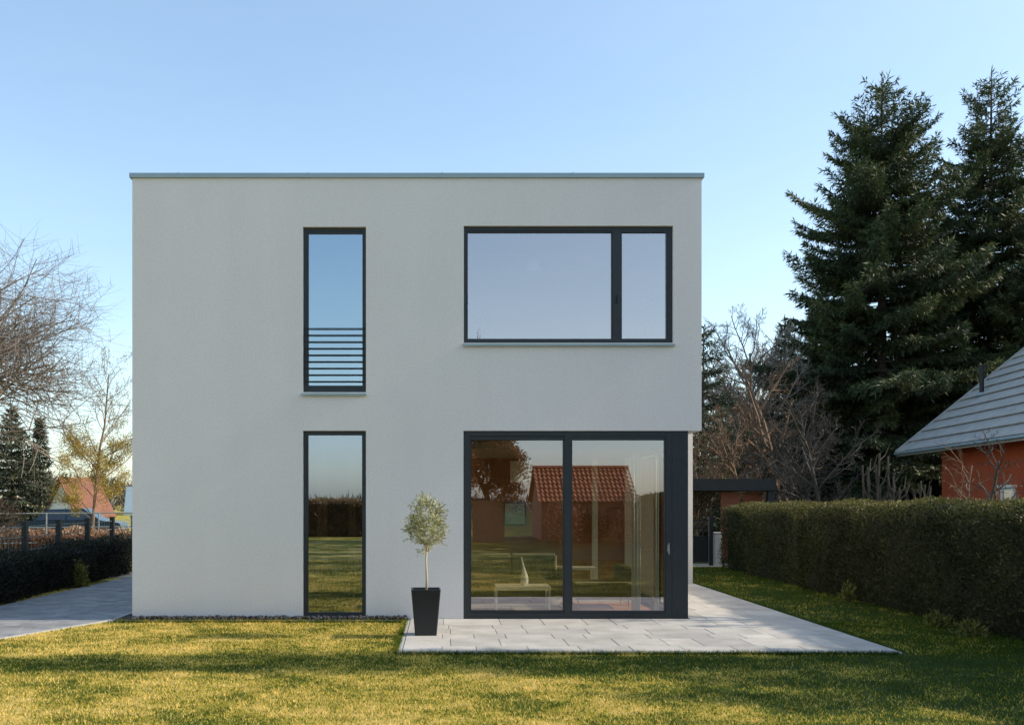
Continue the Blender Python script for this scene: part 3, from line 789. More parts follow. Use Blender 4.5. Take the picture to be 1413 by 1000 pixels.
# small yellow green conifer shrub in the left hedge and dry plants at the right hedge foot
def shrub(name, x, y, z0, rx, rz, n, ln, wd, mat, label, seed, cat='shrub', stems=5):
    rr = np.random.default_rng(seed)
    t = empty(name, (x,y,0), 0, label, cat)
    q = norm(rr.normal(size=(n,3)))*(rr.random((n,1))**.45); q[:,2] = np.abs(q[:,2])*.98 if z0 == 0 else q[:,2]
    C = q*np.array([rx,rx,rz]) + np.array([0,0,z0])
    C *= 1 + .12*np.sin(q[:,:1]*9+q[:,1:2]*7)
    D = norm(q*.7 + np.array([0,0,.6]) + rr.normal(0,.45,(n,3)))
    quads('foliage', diamonds(C, D, rr.uniform(.6,1.3,n)*ln, rr.uniform(.7,1.3,n)*wd, rr), rr.random(n), mat, t)
    b = MB()
    for i in range(stems):
        a = i*2.4; b.tube([(0.02*math.cos(a),.02*math.sin(a),0),(rx*.3*math.cos(a),rx*.3*math.sin(a),rz*.5),(rx*.5*math.cos(a),rx*.5*math.sin(a),max(z0,0)+rz*.8)],[.012,.008,.004],5)
    b.build('stem', M['bark_dark'], t)
    return t
shrub('conifer_shrub', -7.3, 5.4, 0, .17, .55, 900, .06, .025, M['shrub'], 'small yellow green shrub growing against the left hedge', 5)
shrub('bush', 6.95, 2.5, 0, .15, .36, 260, .07, .025, M['shrub'], 'sparse yellowish plant at the hedge foot, nearest the wing', 6)
shrub('bush', 6.85, -.7, 0, .2, .22, 260, .07, .03, M['shrub'], 'low dry plant at the hedge foot, second from the front', 7)
shrub('bush', 6.8, -1.6, 0, .22, .2, 260, .07, .03, M['shrub'], 'low leafy plant at the hedge foot, nearest the viewer', 8)

# ------------------------------------------------------------------ trees
def skeleton(seed, H, r0, first, counts, spread, ratio, up, crown_r=None, sides=(8,6,4,3,3), twig=.006, lean=(0,0), jit=.12, droop=0., rf=.7):
    """bare branching as one mesh builder; returns builder and twig ends"""
    rnd = random.Random(seed); mb = MB(); ends = []
    def br(p, dv, ln, r, lv):
        ns = (7,5,4,3,2,2)[lv]
        pts=[p.copy()]; rs=[r]; dirs=[dv.copy()]
        rend = r*(.45 if lv else .35)
        for i in range(ns):
            dv = (dv + Vector((rnd.gauss(0,jit),rnd.gauss(0,jit),rnd.gauss(0,jit)+ (up if lv else .0) - droop*(lv>=2)))).normalized()
            p = p + dv*(ln/ns); pts.append(p.copy()); rs.append(r+(rend-r)*(i+1)/ns); dirs.append(dv.copy())
        mb.tint = rnd.random()
        mb.tube(pts, rs, sides[min(lv,len(sides)-1)], cap=False)
        if lv >= len(counts): ends.append((pts[-1], dv)); ends.append((pts[len(pts)//2], dv)); return
        c = counts[lv]
        t0 = first if lv == 0 else .22
        for k in range(c):
            t = t0 + (1-t0)*(k+rnd.random())/c; t = min(t,.999)
            i = min(int(t*ns), ns-1); f = t*ns-i
            q = pts[i].lerp(pts[i+1], f); rr_ = rs[i]+(rs[i+1]-rs[i])*f
            base = dirs[i+1]; ang = R(rnd.uniform(*spread)); az = rnd.uniform(0, 2*math.pi) + k*2.4
            o = base.orthogonal().normalized(); o = Quaternion(base, az) @ o
            nd = (base*math.cos(ang) + o*math.sin(ang)).normalized()
            l2 = ln*ratio*rnd.uniform(.7,1.15)*((1.1-.55*t) if lv==0 else (1.15-.6*t))
            br(q, nd, l2, max(min(rr_*rf, r*.55*rf/.7), twig), lv+1)
        ends.append((pts[-1], dv))
    br(Vector((0,0,0)), Vector((lean[0],lean[1],1)).normalized(), H, r0, 0)
    return mb, ends
def bare_tree(name, loc, label, mat, leaf=None, nleaf=0, ll=.06, lw=.03, group=None, rz=0, leafz=None, **kw):
    t = empty(name, loc, rz, label, 'tree', group)
    mb, ends = skeleton(**kw)
    # trunk and limbs one mesh, the fine crown as another
    mb.build('trunk', mat, t)
    if leaf:
        rr = np.random.default_rng(kw['seed'])
        zz = np.array([e[0].z for e in ends]); wt = np.ones(len(ends)) if leafz is None else np.clip((leafz-zz)/1.8, .04, 1)
        idx = rr.choice(len(ends), nleaf, p=wt/wt.sum())
        C = np.array([ends[i][0][:] for i in idx]) + rr.normal(0,.09,(nleaf,3)); D = norm(np.array([ends[i][1][:] for i in idx]) + rr.normal(0,.6,(nleaf,3)))
        quads('crown', diamonds(C, D, rr.uniform(.6,1.3,nleaf)*ll, rr.uniform(.7,1.3,nleaf)*lw, rr), rr.random(nleaf), leaf, t)
    return t

def spruce(name, loc, H, Rb, label, seed, mat, group=None, density=1., h0=.6, sprig=(.23,.042), step=.27, power=.85, gap=0.):
    rnd = random.Random(seed); t = empty(name, loc, 0, label, 'tree', group)
    mb = MB()
    mb.tube([(0,0,0),(.02,0,H*.3),(-.02,.02,H*.65),(0,0,H)], [H*.016,H*.012,H*.006,.012], 8)
    C=[]; D=[]; T=[]
    h = h0
    while h < H*.972:
        fr = (h-h0)/(H-h0)
        LB = Rb*max(.04,(1-fr))**power * (.9+.2*math.sin(h*2.1+seed))
        nb = rnd.randint(5,7) if fr < .85 else 4
        a0 = rnd.uniform(0,6.28)
        for k in range(nb):
            if rnd.random() < gap: continue
            az = a0 + k*2*math.pi/nb + rnd.gauss(0,.2)
            Lb = LB*rnd.choice([.62,.8,.95,1.,1.12])*rnd.uniform(.9,1.1)
            s0 = .55*fr - .25 + rnd.gauss(0,.08)            # lower boughs hang, upper ones rise
            rad = Vector((math.cos(az), math.sin(az), 0)); side = Vector((-math.sin(az), math.cos(az), 0))
            def P(s): return rad*(Lb*s*(1-.08*s)) + side*(Lb*.06*math.sin(s*3+az)) + Vector((0,0,h + Lb*(s0*s - .33*s*s*(1-fr) + .26*s**3)))
            pts = [P(s) for s in (0,.35,.7,1.)]
            mb.tube(pts, [.012+.012*Lb,.009+.006*Lb,.008,.004], 3, cap=False)
            m = max(3, int(Lb/.115*density*(1 if fr < .86 else .6)))
            tb_ = rnd.random()
            for i in range(m):
                s = .12 + .88*(i+rnd.random())/m
                p = P(s); tan = (P(min(1,s+.05))-P(s-.05)).normalized()
                for sg in (-1,1):
                    tl = (.18 + .34*Lb*(1-s)*.7 + .12)*rnd.uniform(.6,1.15)*(1. if fr<.9 else .6)
                    dv = (tan*.75 + side*sg*.8 + Vector((0,0,rnd.uniform(-.45,.05)*(1-fr*.7)))).normalized()
                    q = max(2, int(tl/.11))
                    for j in range(q):
                        pp = p + dv*(tl*j/q) + Vector((0,0,-.12*(j/q)**2*tl))
                        C.append(pp[:]); e = dv + Vector((rnd.gauss(0,.35),rnd.gauss(0,.35),rnd.gauss(0,.3)-.1)); D.append(e[:]); T.append(tb_*.5+rnd.random()*.3+.2*s)
            C.append(pts[-1][:]); D.append(((pts[-1]-pts[-2])).normalized()[:]); T.append(.9)
        h += step*rnd.uniform(.8,1.2)*(1 if fr < .8 else .8)
    for i in range(10):                                    # the leader
        C.append((0,0,H-.9+i*.09)); D.append((rnd.gauss(0,.25),rnd.gauss(0,.25),1)); T.append(.6)
    mb.build('trunk', M['bark_dark'], t)
    C=np.array(C); D=norm(np.array(D)); T=np.array(T); n=len(C); rr=np.random.default_rng(seed)
    P = diamonds(C, D, rr.uniform(.7,1.3,n)*sprig[0], rr.uniform(.7,1.3,n)*sprig[1], rr)
    P2 = diamonds(C, norm(D+rr.normal(0,.5,(n,3))), rr.uniform(.6,1.1,n)*sprig[0], rr.uniform(.6,1.2,n)*sprig[1], rr)
    P3 = diamonds(C, norm(D*.8+np.array([0,0,-.75])+rr.normal(0,.35,(n,3))), rr.uniform(.6,1.2,n)*sprig[0], rr.uniform(.6,1.2,n)*sprig[1], rr)
    print(name, n*3)
    quads('crown', np.concatenate([P,P2,P3]), np.concatenate([T, T*.8, T*.9]), mat, t)
    return t

def at(x, Y, z=0): return ((x-610)/1330*(Y+14), Y, z)
# right hand spruces
GR = 'spruces behind the hedge at right'
def big(k): return dict(sprig=(.20*k,.036*k), step=.25*k)
spruce('spruce_tree', at(1217,24), 18.6, 7.3, 'big dark spruce with broad ragged crown left of the grey roof', 31, M['spruce'], GR, density=1.3, power=.66, gap=.02, **big(1.3))
spruce('spruce_tree', at(1368,26), 19.6, 5.7, 'tall spruce with open top at the right edge of the photo', 32, M['spruce'], GR, density=1.25, power=.68, gap=.04, **big(1.3))
spruce('spruce_tree', at(1440,23), 12.2, 4.5, 'spruce rising directly behind the grey roof, cut by the right edge', 33, M['spruce'], GR, density=1.4, power=.6, **big(1.25))
spruce('spruce_tree', at(1150,27), 11.0, 4.2, 'shorter dark spruce tucked under the left side of the big spruce', 34, M['spruce'], GR, density=1.4, power=.6, **big(1.25))
spruce('spruce_tree', at(1290,29), 14.0, 4.6, 'dark spruce filling the gap between the two tall ones', 35, M['spruce'], GR, density=1.4, power=.6, **big(1.25))
spruce('spruce_tree', at(1083,30), 10.2, 2.8, 'slim small spruce among the bare trees behind the hedge', 36, M['spruce_far'], GR)
spruce('spruce_tree', at(971,19), 7.7, 2.1, 'layered spruce half hidden behind the right house corner', 37, M['spruce_far'], GR, step=.36, power=.6)
spruce('spruce_tree', at(1128,24), 6.0, 2.6, 'low dark spruce behind the middle of the far hedge piece', 27, M['spruce'], GR, power=.6)
spruce('spruce_tree', at(1030,40), 8.2, 3.4, 'broad far spruce showing behind the tangle of bare trees', 28, M['spruce_far'], GR, power=.6, **big(1.25))
# left hand spruces
spruce('spruce_tree', at(16,26), 5.6, 1.75, 'broader dark spruce at the far left beyond the fence', 38, M['spruce_far'], step=.24, power=.7, density=1.15, sprig=(.19,.045))
spruce('spruce_tree', at(55,27), 5.3, .8, 'narrow pointed spruce in front of the white gable', 39, M['spruce_far'], step=.22, density=1.15, sprig=(.19,.045))
# bare trees
bare_tree('bare_tree', (-13.4,12,0), 'large bare tree spreading in from the left edge', M['bark_grey'], seed=41, H=7.2, r0=.22, first=.55, counts=(16,9,8,6), spread=(42,76), ratio=.84, up=.075, twig=.0045, jit=.085, rf=.66).scale = (1,1,.76)
bare_tree('budding_tree', at(129,20), 'slender tree with yellow buds and tall thin leader beyond the fence', M['bark_red'], M['bud'], 19000, .05,.032, leafz=4.8, seed=42, H=6.2, r0=.06, first=.16, counts=(34,9,6,4), spread=(30,62), ratio=.36, up=.07, twig=.0035, rf=.45)
bare_tree('bare_tree', at(1000,24), 'pale bare tree above the black carport', M['bark_grey'], seed=43, H=7.6, r0=.11, first=.25, counts=(18,9,7,5), spread=(25,55), ratio=.5, up=.05, twig=.007)
bare_tree('bare_tree', at(1086,19), 'brown bare tree with straight dark trunk left of the big spruce', M['bark_red'], M['beech'], 700, .06,.03, seed=44, H=6.4, r0=.13, first=.22, counts=(16,8,6,5), spread=(30,65), ratio=.42, up=.05, twig=.007)
bare_tree('bare_tree', at(1040,30), 'tangled pale bare tree farther back between carport and spruce', M['bark_pale'], seed=45, H=8.6, r0=.13, first=.2, counts=(14,8,6,5), spread=(25,60), ratio=.5, up=.04, twig=.009)
bare_tree('orange_shrub', at(1020,17), 'orange twigged shrub standing behind the carport roof', M['bark_red'], M['beech'], 900, .07,.035, seed=46, H=3.6, r0=.08, first=.08, counts=(14,7,5,4), spread=(20,50), ratio=.55, up=.06, twig=.006)
bare_tree('orange_shrub', at(965,16.5), 'yellowish shrub beside the house corner behind the carport', M['bark_red'], M['shrub'], 900, .07,.035, seed=47, H=3.3, r0=.07, first=.08, counts=(14,7,5,4), spread=(20,50), ratio=.55, up=.06, twig=.006)
bare_tree('bare_tree', at(1140,13), 'small bare tree in front of the dark spruce boughs', M['bark_dark'], seed=48, H=4.3, r0=.08, first=.2, counts=(14,7,6,4), spread=(30,65), ratio=.5, up=.03, twig=.006)
bare_tree('bare_tree', at(978,34), 'grey bare tree farther back beside the house corner', M['bark_grey'], seed=52, H=8.2, r0=.16, first=.15, counts=(16,9,7,5), spread=(25,60), ratio=.5, up=.05, twig=.009)
bare_tree('bare_tree', at(1062,23), 'brownish many branched bare tree over the carport post', M['bark_red'], M['beech'], 600, .06,.035, seed=53, H=5.2, r0=.12, first=.12, counts=(16,9,7,5), spread=(25,62), ratio=.5, up=.04, twig=.007)
bare_tree('bare_tree', at(1110,17), 'tangled bare tree in shade behind the hedge gap', M['bark_dark'], seed=54, H=4.4, r0=.1, first=.12, counts=(16,9,7,4), spread=(25,65), ratio=.5, up=.04, twig=.006)
# cut-back stems behind the hedge
random.seed(8)
def pollard(name, loc, stems, label, mat, seed, hgt, spreadx):
    rnd = random.Random(seed); t = empty(name, loc, 0, label, 'tree')
    for i in range(stems):
        b = MB(); x = rnd.uniform(-spreadx,spreadx); hh = hgt*rnd.uniform(.75,1.05); lx = rnd.gauss(0,.12)
        p = [(x*.6,rnd.uniform(-.1,.1),0),(x+lx*.3,0.02,hh*.55),(x+lx,rnd.uniform(-.1,.1),hh)]
        b.tube(p,[.035,.026,.022],7)
        b.build('stem', mat, t)
        for k in range(3):
            b = MB(); h1 = rnd.uniform(.55,.95); q = Vector(p[1]).lerp(Vector(p[2]), (h1-.55)/.45)
            dx = rnd.choice((-1,1))*rnd.uniform(.15,.4)
            b.tube([q, q+Vector((dx*.5,rnd.uniform(-.1,.1),.14)), q+Vector((dx*.75,0,.42))],[.016,.012,.008],5); b.build('branch', mat, t)
    return t
pollard('pollarded_tree', at(1212,8.2), 9, 'cluster of cut back brownish stems above the hedge top', M['bark_dark'], 3, 2.75, .32)
pollard('pollarded_tree', at(1258,8.0), 7, 'cut back grey stems in front of the roof corner', M['bark_dark'], 4, 2.6, .45)
bare_tree('bare_shrub', at(1385,3.6), 'pruned bare tree with stubby dark branches in front of the red wall', M['bark_dark'], seed=50, H=2.55, r0=.06, first=.45, counts=(8,5,3), spread=(40,75), ratio=.5, up=.03, twig=.006, lean=(-.15,0))
bare_tree('bare_shrub', at(1320,5.2), 'thin twiggy bush before the left part of the red wall', M['bark_red'], seed=51, H=2.5, r0=.03, first=.2, counts=(9,6,4), spread=(30,65), ratio=.5, up=.03, twig=.004)

# trees outside the frame to the right whose shadows fall across the lawn
GS = 'trees beyond the hedge outside the frame'
spruce('spruce_tree', (12.6,-3.75,0), 10.6, 1.15, 'slender spruce beyond the hedge shading the lawn edge by the terrace', 61, M['spruce'], GS, density=1.2, power=.35, gap=.15, step=.32, h0=3.2)
bare_tree('bare_tree', (15.5,-2.0,0), 'bare tree with a few old leaves beyond the hedge, level with the terrace', M['bark_grey'], M['beech'], 500, .14,.09, group=GS, seed=64, H=8.5, r0=.14, first=.45, counts=(14,7,6), spread=(30,60), ratio=.25, up=.06, twig=.012)
bare_tree('bare_tree', (13.6,-5.4,0), 'bare tree with clinging leaves near the viewer beyond the hedge', M['bark_grey'], M['beech'], 1500, .16,.1, group=GS, seed=62, H=7.5, r0=.14, first=.4, counts=(13,7,6), spread=(35,65), ratio=.3, up=.04, twig=.012)
spruce('spruce_tree', (12.4,-7.3,0), 7.6, 2.1, 'young spruce beyond the hedge shading the near right lawn', 63, M['spruce'], GS, density=.9)
spruce('spruce_tree', (11.6,-4.7,0), 5.6, 1.2, 'small spruce close behind the hedge near the viewer', 65, M['spruce'], GS, density=.9)
sp = spruce('spruce_tree', (14.5,-17.5,0), 13.5, 3.4, 'big unseen spruce added behind the viewer to shade the back lawn, nearest one', 66, M['spruce'], GS, density=.5, step=.45)  # unseen, added with its copies below to darken the mirrored lawn
dup(sp, (13.5,-22.0,0), 1.3, 1.1, 'big unseen spruce added behind the viewer to shade the back lawn, middle one')
dup(sp, (12.8,-26.5,0), 2.6, .95, 'big unseen spruce added behind the viewer to shade the back lawn, farthest one')
dup(sp, (11.8,-19.8,0), 4, .8, 'smaller unseen spruce added for lawn shade behind the viewer between two bigger ones, nearer one')
dup(sp, (12.2,-24.3,0), 5, .8, 'smaller unseen spruce added for lawn shade behind the viewer between two bigger ones, farther one')
dup(sp, (12.3,-10.0,0), 2, .9, 'unseen spruce added for lawn shade beyond the hedge level with the viewer, nearest the house')
dup(sp, (13.6,-12.4,0), 3.3, 1.1, 'unseen spruce added for lawn shade beyond the hedge level with the viewer, standing farther from the hedge')
dup(sp, (11.9,-14.9,0), .7, .9, 'unseen spruce added for lawn shade beyond the hedge level with the viewer, farthest from the house')

# ------------------------------------------------------------------ neighbour house, right
ex = Vector((-.122,-.992,0)); ey = Vector((.992,-.122,0))   # along the eave towards the viewer, and into the house
nb = empty('red_house', (0,0,0), 0, 'red rendered house with pale grey roof behind the hedge at right', 'house')
E0 = Vector((15.54,18.9,3.36))
PIT = R(40); RUN = 6.2; LEN = 10.2
def roofp(u, s, lift=0): # u along eave toward viewer, s along slope
    n_ = -ey*math.sin(PIT) + Vector((0,0,math.cos(PIT)))
    return E0 + ex*u + ey*(s*math.cos(PIT)) + Vector((0,0,s*math.sin(PIT))) + n_*lift
b = MB(); SL = RUN/math.cos(PIT); ns = 15; st = SL/ns
for i in range(ns):
    s0, s1 = i*st, (i+1)*st + .05
    a = [roofp(0,s0,.075), roofp(LEN,s0,.075), roofp(LEN,s1,.01), roofp(0,s1,.01)]
    c = [roofp(0,s0,.045), roofp(LEN,s0,.045), roofp(LEN,s1,-.01), roofp(0,s1,-.01)]
    b.add(a+c, [(0,1,2,3),(7,6,5,4),(0,4,5,1),(1,5,6,2),(2,6,7,3),(3,7,4,0)])
rf = b.build('roof', M['roof_grey'], nb)
b = MB()                                                # the far slope
def roofq(u, s, lift=0):
    n_ = ey*math.sin(PIT) + Vector((0,0,math.cos(PIT)))
    return E0 + ex*u + ey*(2*RUN - s*math.cos(PIT)) + Vector((0,0,s*math.sin(PIT))) + n_*lift
a = [roofq(0,0,.05), roofq(LEN,0,.05), roofq(LEN,SL,.05), roofq(0,SL,.05)]; c = [roofq(0,0,-.02), roofq(LEN,0,-.02), roofq(LEN,SL,-.02), roofq(0,SL,-.02)]
b.add(a+c, [(3,2,1,0),(4,5,6,7),(0,1,5,4),(1,2,6,5),(2,3,7,6),(3,0,4,7)]); b.build('roof', M['roof_grey'], nb)
b = MB()
def hp(u, v, z): p = E0 + ex*u + ey*v; return (p.x,p.y,z)
def house_box(b, u0,u1,v0,v1,z0,z1):
    vs = [hp(u0,v0,z0),hp(u1,v0,z0),hp(u1,v1,z0),hp(u0,v1,z0),hp(u0,v0,z1),hp(u1,v0,z1),hp(u1,v1,z1),hp(u0,v1,z1)]
    b.add(vs, [(0,1,2,3),(7,6,5,4),(0,4,5,1),(1,5,6,2),(2,6,7,3),(3,7,4,0)])
W0, W1 = 1.85, LEN-.4
house_box(b, W0, W1, .75, 2*RUN-.75, 0, 3.6)
for u in (W0, W1):
    zt = 3.6; b.add([hp(u,.75,3.6),hp(u,2*RUN-.75,3.6),hp(u,RUN,E0.z+RUN*math.tan(PIT)-.12)], [(0,1,2)])
b.build('wall', M['red_render'], nb)
b = MB(); house_box(b, 0.02, LEN-.02, -.04, .12, 3.24, 3.36); house_box(b, .02, LEN-.02, .122, .748, 3.34, 3.37); b.build('eaves_board', M['roof_grey'], nb)
b = MB()
vs=[]
for u in (-.05,.0):
    for s,l in ((-.02,-.06),(SL,-.06),(SL,.1),(-.02,.1)): vs.append(tuple(roofp(u,s,l)))
b.add(vs,[(0,1,2,3),(7,6,5,4),(0,4,5,1),(1,5,6,2),(2,6,7,3),(3,7,4,0)]); b.build('verge_board', M['roof_grey'], nb)
gp = [roofp(u,0,.0)-ey*.07+Vector((0,0,-.03)) for u in (0,LEN)]
b = MB(); b.tube(gp, .05, 8); b.build('gutter', M['zinc'], nb)
# vent pipe on the roof
q = roofp(1.4, 2.8, 0)
b = MB(); b.tube([q-Vector((0,0,.1)), q+Vector((0,0,.86))], .07, 10); b.tube([q+Vector((0,0,.86)), q+Vector((0,0,.98))], .085, 10); vp = b.build('vent_pipe', M['dark_steel'], nb)
b = MB(); b.tube([q-Vector((0,0,.03)), q+Vector((0,0,.08))], [.2,.1], 10); b.build('flashing', M['zinc'], vp)
# little window low in the red wall
uu = 6.55
b = MB()
house_box(b, uu-.4, uu-.32, .69,.76, 1.3, 2.1); house_box(b, uu+.32, uu+.4, .69,.76, 1.3, 2.1); house_box(b, uu-.319, uu+.319, .69,.76, 1.3, 1.38); house_box(b, uu-.319, uu+.319, .69,.76, 2.02, 2.1)
wn = b.build('window', M['white_lacquer'], nb)
b = MB(); b.add([hp(uu-.32,.72,1.38),hp(uu+.32,.72,1.38),hp(uu+.32,.72,2.02),hp(uu-.32,.72,2.02)],[(0,1,2,3)]); b.build('pane', M['glass_far'], wn)
b = MB(); house_box(b, uu-.45, uu+.45, .62,.76, 2.102, 2.17); b.build('lintel', M['white_lacquer'], wn)

# ------------------------------------------------------------------ carport, gate, fences
t = empty('carport', (0,0,0), 0, 'black flat roofed timber carport behind the hedge end', 'carport')
b = MB(); b.box(5.6, 9.15, 12.4, 16.5, 2.02, 2.34); b.build('roof', M['carport'], t)
for x in (5.7, 8.95):
    b = MB(); b.box(x, x+.16, 12.45, 12.61, 0, 2.018); b.build('post', M['carport'], t)
    b = MB(); b.box(x, x+.16, 16.2, 16.36, 0, 2.018); b.build('post', M['carport'], t)
for x0, x1 in ((7.79,8.32),(8.4,8.94)):
    b = MB()
    for k in range(24): b.box(x0, x1, 12.9, 12.93, .1+k*.079, .165+k*.079)
    b.box(x0, x1, 12.931, 12.95, .08, 1.98)
    b.build('slat_panel', M['red_slat'], t)
t = empty('garden_gate', (0,0,0), 0, 'black metal gate with mesh beside the white wing', 'gate')
for x in (7.1, 6.05):
    b = MB(); b.box(x,x+.1,11.6,11.7,0,1.32); b.build('post', M['dark_steel'], t)
b = MB(); b.box(6.17,7.08,11.63,11.67,.12,.8); b.build('panel', M['dark_steel'], t)
b = MB()
for x in np.arange(6.25,7.08,.14): b.box(x-.008,x+.008,11.64,11.66,.8,1.2)
b.box(6.17,7.08,11.635,11.665,1.2,1.24); b.box(6.17,7.08,11.637,11.663,1.0,1.02); b.build('mesh', M['dark_steel'], t)
t = empty('gate_pillar', (7.34,11.75,0), 0, 'short pale grey pillar between gate and hedge', 'pillar')
b = MB(); b.bevbox(-.1,.1,-.1,.1,0,.86,.01); b.build('shaft', M['edging'], t)
b = MB(); b.bevbox(-.115,.115,-.115,.115,.861,.9,.008); b.build('cap', M['edging'], t)

t = empty('mesh_fence', (0,0,0), 0, 'dark post and wire mesh fence behind the low left hedge', 'fence')
ys = [1.23+i*1.63*1.0 for i in range(-2,8)]
for y in ys:
    b = MB(); b.box(-8.05,-7.95,y-.05,y+.05,0,1.33); b.box(-8.06,-7.94,y-.06,y+.06,1.331,1.35); b.build('post', M['dark_steel'], t)
for y0, y1 in zip(ys, ys[1:]):
    b = MB()
    for z in (.55,.8,1.05,1.25): b.box(-8.006,-7.994,y0+.051,y1-.051,z-.006,z+.006)
    for y in np.arange(y0+.15,y1-.05,.16): b.box(-8.012,-8.007,y-.003,y+.003,.1,1.27)
    b.build('mesh_panel', M['galv'], t)
t = empty('pale_fence', (0,0,0), 0, 'low galvanised tube fence farther back at the left', 'fence')
b = MB()
for z in (.35,.85,1.32): b.tube([(-19,15.0,z),(-10.2,19.5,z)], .022, 6)
b.build('rail', M['galv'], t)
for i in range(7):
    f = i/6; b = MB(); x=-19+8.8*f; y=15+4.5*f; b.tube([(x,y,0),(x,y,1.34)], .028, 6); b.build('post', M['galv'], t)
hedge('beech_hedge', -19, -9.8, 17.8, 18.7, .62, .72, 14000, .09, .05, M['beech'], 'low russet beech hedge seen through the left fence', seed=14, lump=.12)
bare_tree('bare_shrub', (-9.3,6.2,0), 'reddish leggy shrub right behind the left fence', M['bark_red'], M['beech'], 700, .06, .035, seed=70, H=1.5, r0=.025, first=.1, counts=(9,6,4), spread=(25,60), ratio=.55, up=.05, twig=.004)
bare_tree('bare_shrub', (-9.4,3.4,0), 'pale leaning shrub behind the fence at the left edge', M['bark_pale'], M['shrub'], 500, .06, .035, seed=71, H=1.4, r0=.025, first=.1, counts=(9,6,4), spread=(25,60), ratio=.55, up=.05, twig=.004)

# car parked on the far road
t = empty('parked_car', at(100,24.4,0.016), R(8), 'blue car parked on the road behind the left fence', 'car')
prof = [(-2.0,.35),(-2.05,.75),(-1.9,.9),(-1.3,.95),(-.75,1.38),(.55,1.42),(1.25,.95),(1.95,.85),(2.05,.6),(2.0,.35)]
b = MB(); nP = len(prof)
vs = [(x,-.82 if z<1.0 else -.66,z) for x,z in prof] + [(x,.82 if z<1.0 else .66,z) for x,z in prof]
b.add(vs, [tuple(range(nP)), tuple(range(2*nP-1,nP-1,-1))] + [(i,(i+1)%nP+0,(i+1)%nP+nP,i+nP)[::-1] for i in range(nP)]); b.build('body', M['car_blue'], t)
for sy in (-1,1):
    b = MB(); b.add([(-1.15,sy*.835,.97),(-.72,sy*.69,1.33),(-.1,sy*.69,1.36),(-.1,sy*.835,.97)],[(0,1,2,3)]); b.add([(-.02,sy*.835,.97),(-.02,sy*.69,1.36),(.5,sy*.69,1.36),(1.05,sy*.835,.97)],[(0,1,2,3)]); b.build('window', M['car_glass'], t)
    for x in (-1.25,1.25):
        b = MB(); b.tube([(x,sy*.70,.31),(x,sy*.84,.31)], .31, 18); wh = b.build('wheel', M['rubber'], t)
        b = MB(); b.tube([(x,sy*.841,.31),(x,sy*.85,.31)], .19, 14); b.build('rim', M['chrome'], wh)
    b = MB(); b.box(2.0,2.06,min(sy*.5,sy*.75),max(sy*.5,sy*.75),.6,.72); b.build('headlight', M['lamp_glass'], t)

# ------------------------------------------------------------------ distant houses at left
def gable_house(name, loc, rz, wx, ly, eave, ridge, wallm, roofm, label, wins=()):
    t = empty(name, loc, rz, label, 'house')
    b = MB(); b.box(-wx/2,wx/2,0,ly,0,eave)
    b.add([(-wx/2,0,eave),(wx/2,0,eave),(0,0,ridge-.1)],[(0,1,2)]); b.add([(-wx/2,ly,eave),(wx/2,ly,eave),(0,ly,ridge-.1)],[(2,1,0)])
    b.build('wall', wallm, t)
    for s in (-1,1):
        b = MB(); o = .35; k = (ridge-eave)/(wx/2)
        xe = s*(wx/2+o); ze = eave-o*k
        b.add([(xe,-o,ze),(0,-o,ridge),(0,ly+o,ridge),(xe,ly+o,ze),(xe,-o,ze+.15),(0,-o,ridge+.15),(0,ly+o,ridge+.15),(xe,ly+o,ze+.15)],
              [(0,1,2,3),(7,6,5,4),(0,4,5,1),(1,5,6,2),(2,6,7,3),(3,7,4,0)]); r = b.build('roof', roofm, t)
    for (x,z,w_,h_) in wins:
        b = MB(); frame_rect(b, x-w_/2,x+w_/2,z,z+h_,.08,.08,.08,.08,-.06,-.002); f = b.build('window', M['frame'], t)
        pane(x-w_/2+.08,x+w_/2-.08,z+.08,z+h_-.08,-.03,M['glass_far'],f)
    return t
gable_house('gable_house', at(86,56,0), R(-30), 3.1, 2.9, 1.0, 3.3, M['cream_render'], M['tile_far'], 'white gabled house with orange tiled roof behind the narrow spruce')
gable_house('shed', at(5,38,0), R(80), 4, 6, 1.2, 2.3, M['carport'], M['roof_grey'], 'dark low building with grey roof behind the broad left spruce')
gable_house('gable_house', at(182,50,0), R(-75), 5, 9, 1.0, 2.5, M['cream_render'], M['zinc'], 'low house with grey roof just left of the main house')

# distant woods closing the horizon: nobody could count these
def woods(seed, arcs, n, mat, name, label, hmin, hmax):
    rr = np.random.default_rng(seed)
    P=[]; T=[]
    for (a0,a1,rad) in arcs:
        m = n
        th = rr.uniform(R(a0),R(a1),m); ra = rad*rr.uniform(.9,1.12,m)
        env = hmin+(hmax-hmin)*(.5+.3*np.sin(th*37+rad)+.2*np.sin(th*91+1))
        hgt = env*rr.random(m)**.7
        C = np.stack([ra*np.sin(th), -14+ra*np.cos(th), hgt],1)
        D = norm(rr.normal(0,.5,(m,3))+np.array([0,0,.8]))
        P.append(diamonds(C,D,rr.uniform(.6,1.8,m),rr.uniform(.04,.22,m),rr)); T.append(rr.random(m))
    return tag(quads(name, np.concatenate(P), np.concatenate(T), mat), label, 'woods', kind='stuff')
M['woods'] = leafy('hazy_woods', [(.15,(.07,.06,.05)),(.5,(.13,.11,.09)),(.85,(.2,.17,.13))], .9, 0, .1)
woods(80, [(-32,-10,130),(6,40,70)], 16000, M['woods'], 'distant_woods', 'bare brown woods along the horizon', 3.0, 5.5)
woods(81, [(120,240,95)], 16000, M['woods'], 'distant_woods', 'bare woods beyond the garden behind the viewer', .9, 1.7)

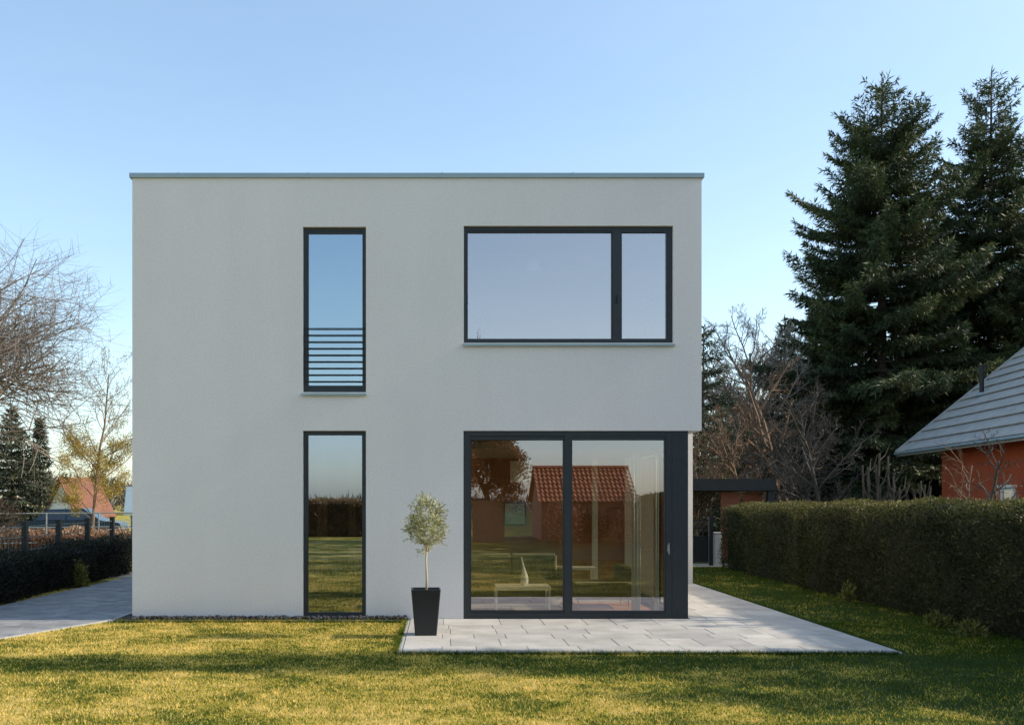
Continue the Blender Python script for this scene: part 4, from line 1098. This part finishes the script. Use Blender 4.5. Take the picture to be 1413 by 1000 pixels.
# ------------------------------------------------------------------ what the glass mirrors: garden and house behind the viewer
t = empty('tiled_house', (6.35,-28,0), 0, 'small brick house with red pantile roof mirrored in the glass door', 'house')
b = MB(); b.box(-2.0,2.0,-4.2,0,0,1.85); 
b.add([(-2.0,0,1.85),(-2.0,-4.2,1.85),(-2.0,-2.1,3.15)],[(0,1,2)]); b.add([(2.0,0,1.85),(2.0,-4.2,1.85),(2.0,-2.1,3.15)],[(2,1,0)]); b.build('wall', M['brick'], t)
b = MB(); vs=[]; fs=[]
NX, NR = 110, 8
for r_ in range(NR):
    for e in (0,1):
        s = (r_+e*1.06)/NR
        for i in range(NX+1):
            x = -2.2+4.4*i/NX; w_ = .035*math.sin(i/NX*22*2*math.pi)
            vs.append((x, .3-2.42*s, 1.66+1.58*s + w_ + (.05 if e==0 else 0)))
    o0 = r_*2*(NX+1)
    for i in range(NX): fs.append((o0+i,o0+i+1,o0+NX+2+i,o0+NX+1+i))
b.add(vs,fs); b.add([(-2.2,-4.5,1.66),(2.2,-4.5,1.66),(2.2,-2.12,3.24),(-2.2,-2.12,3.24)],[(0,1,2,3)]); b.tube([(-2.2,-2.1,3.26),(2.2,-2.1,3.26)],.09,8)
b.build('roof', M['tile_red'], t)
for x in (-.9,1.2):
    b = MB(); frame_rect(b, x-.35,x+.35,.7,1.45,.06,.06,.06,.06,.002,.05); f=b.build('window', M['frame'], t); pane(x-.29,x+.29,.76,1.39,.02,M['glass_far'],f)
bare_tree('russet_tree', (2.2,-27,0), 'wide russet leaved tree mirrored left in the glass door', M['bark_red'], M['russet'], 42000, .11, .06, seed=90, H=4.6, r0=.16, first=.32, counts=(14,9,7,5), spread=(45,80), ratio=.6, up=.03, twig=.01)
t = empty('garden_wall', (1.95,-26.2,0), 0, 'brown brick garden wall stub mirrored at the left of the glass door', 'wall')
b = MB(); b.box(-.66,.66,-.12,.12,0,1.66); b.build('masonry', M['brick_brown'], t)
b = MB(); b.bevbox(-.7,.7,-.16,.16,1.661,1.74,.01); b.build('coping', M['brick_brown'], t)
bare_tree('bare_tree', (2.9,-48,0), 'tall thin bare tree far behind the viewer, mirrored in the wide window at left', M['bark_grey'], seed=95, H=12.5, r0=.1, first=.4, counts=(22,8,6,4), spread=(20,50), ratio=.2, up=.06, twig=.005, rf=.45)
shrub('copper_bush', 5.0,-25.5,.8,.8,.85,1500,.16,.09,M['copper'],'copper leaved bush mirrored in front of the brick house, left one',91)
shrub('copper_bush', 7.6,-24.5,.7,.7,.8,1300,.16,.09,M['copper'],'copper leaved bush mirrored before the brick house, right one',92)
shrub('dark_bush', 6.2,-26.0,.6,.75,.7,1500,.14,.07,M['hedge_dark'],'dark evergreen bush mirrored between the two copper bushes',93)
hedge('hedge', -14, 1.2, -33.2, -32, 1.72, 1.72, 24000, .12, .06, M['beech_dark'], 'dark brown hedge at the far garden end, mirrored in the lower tall window', seed=94)
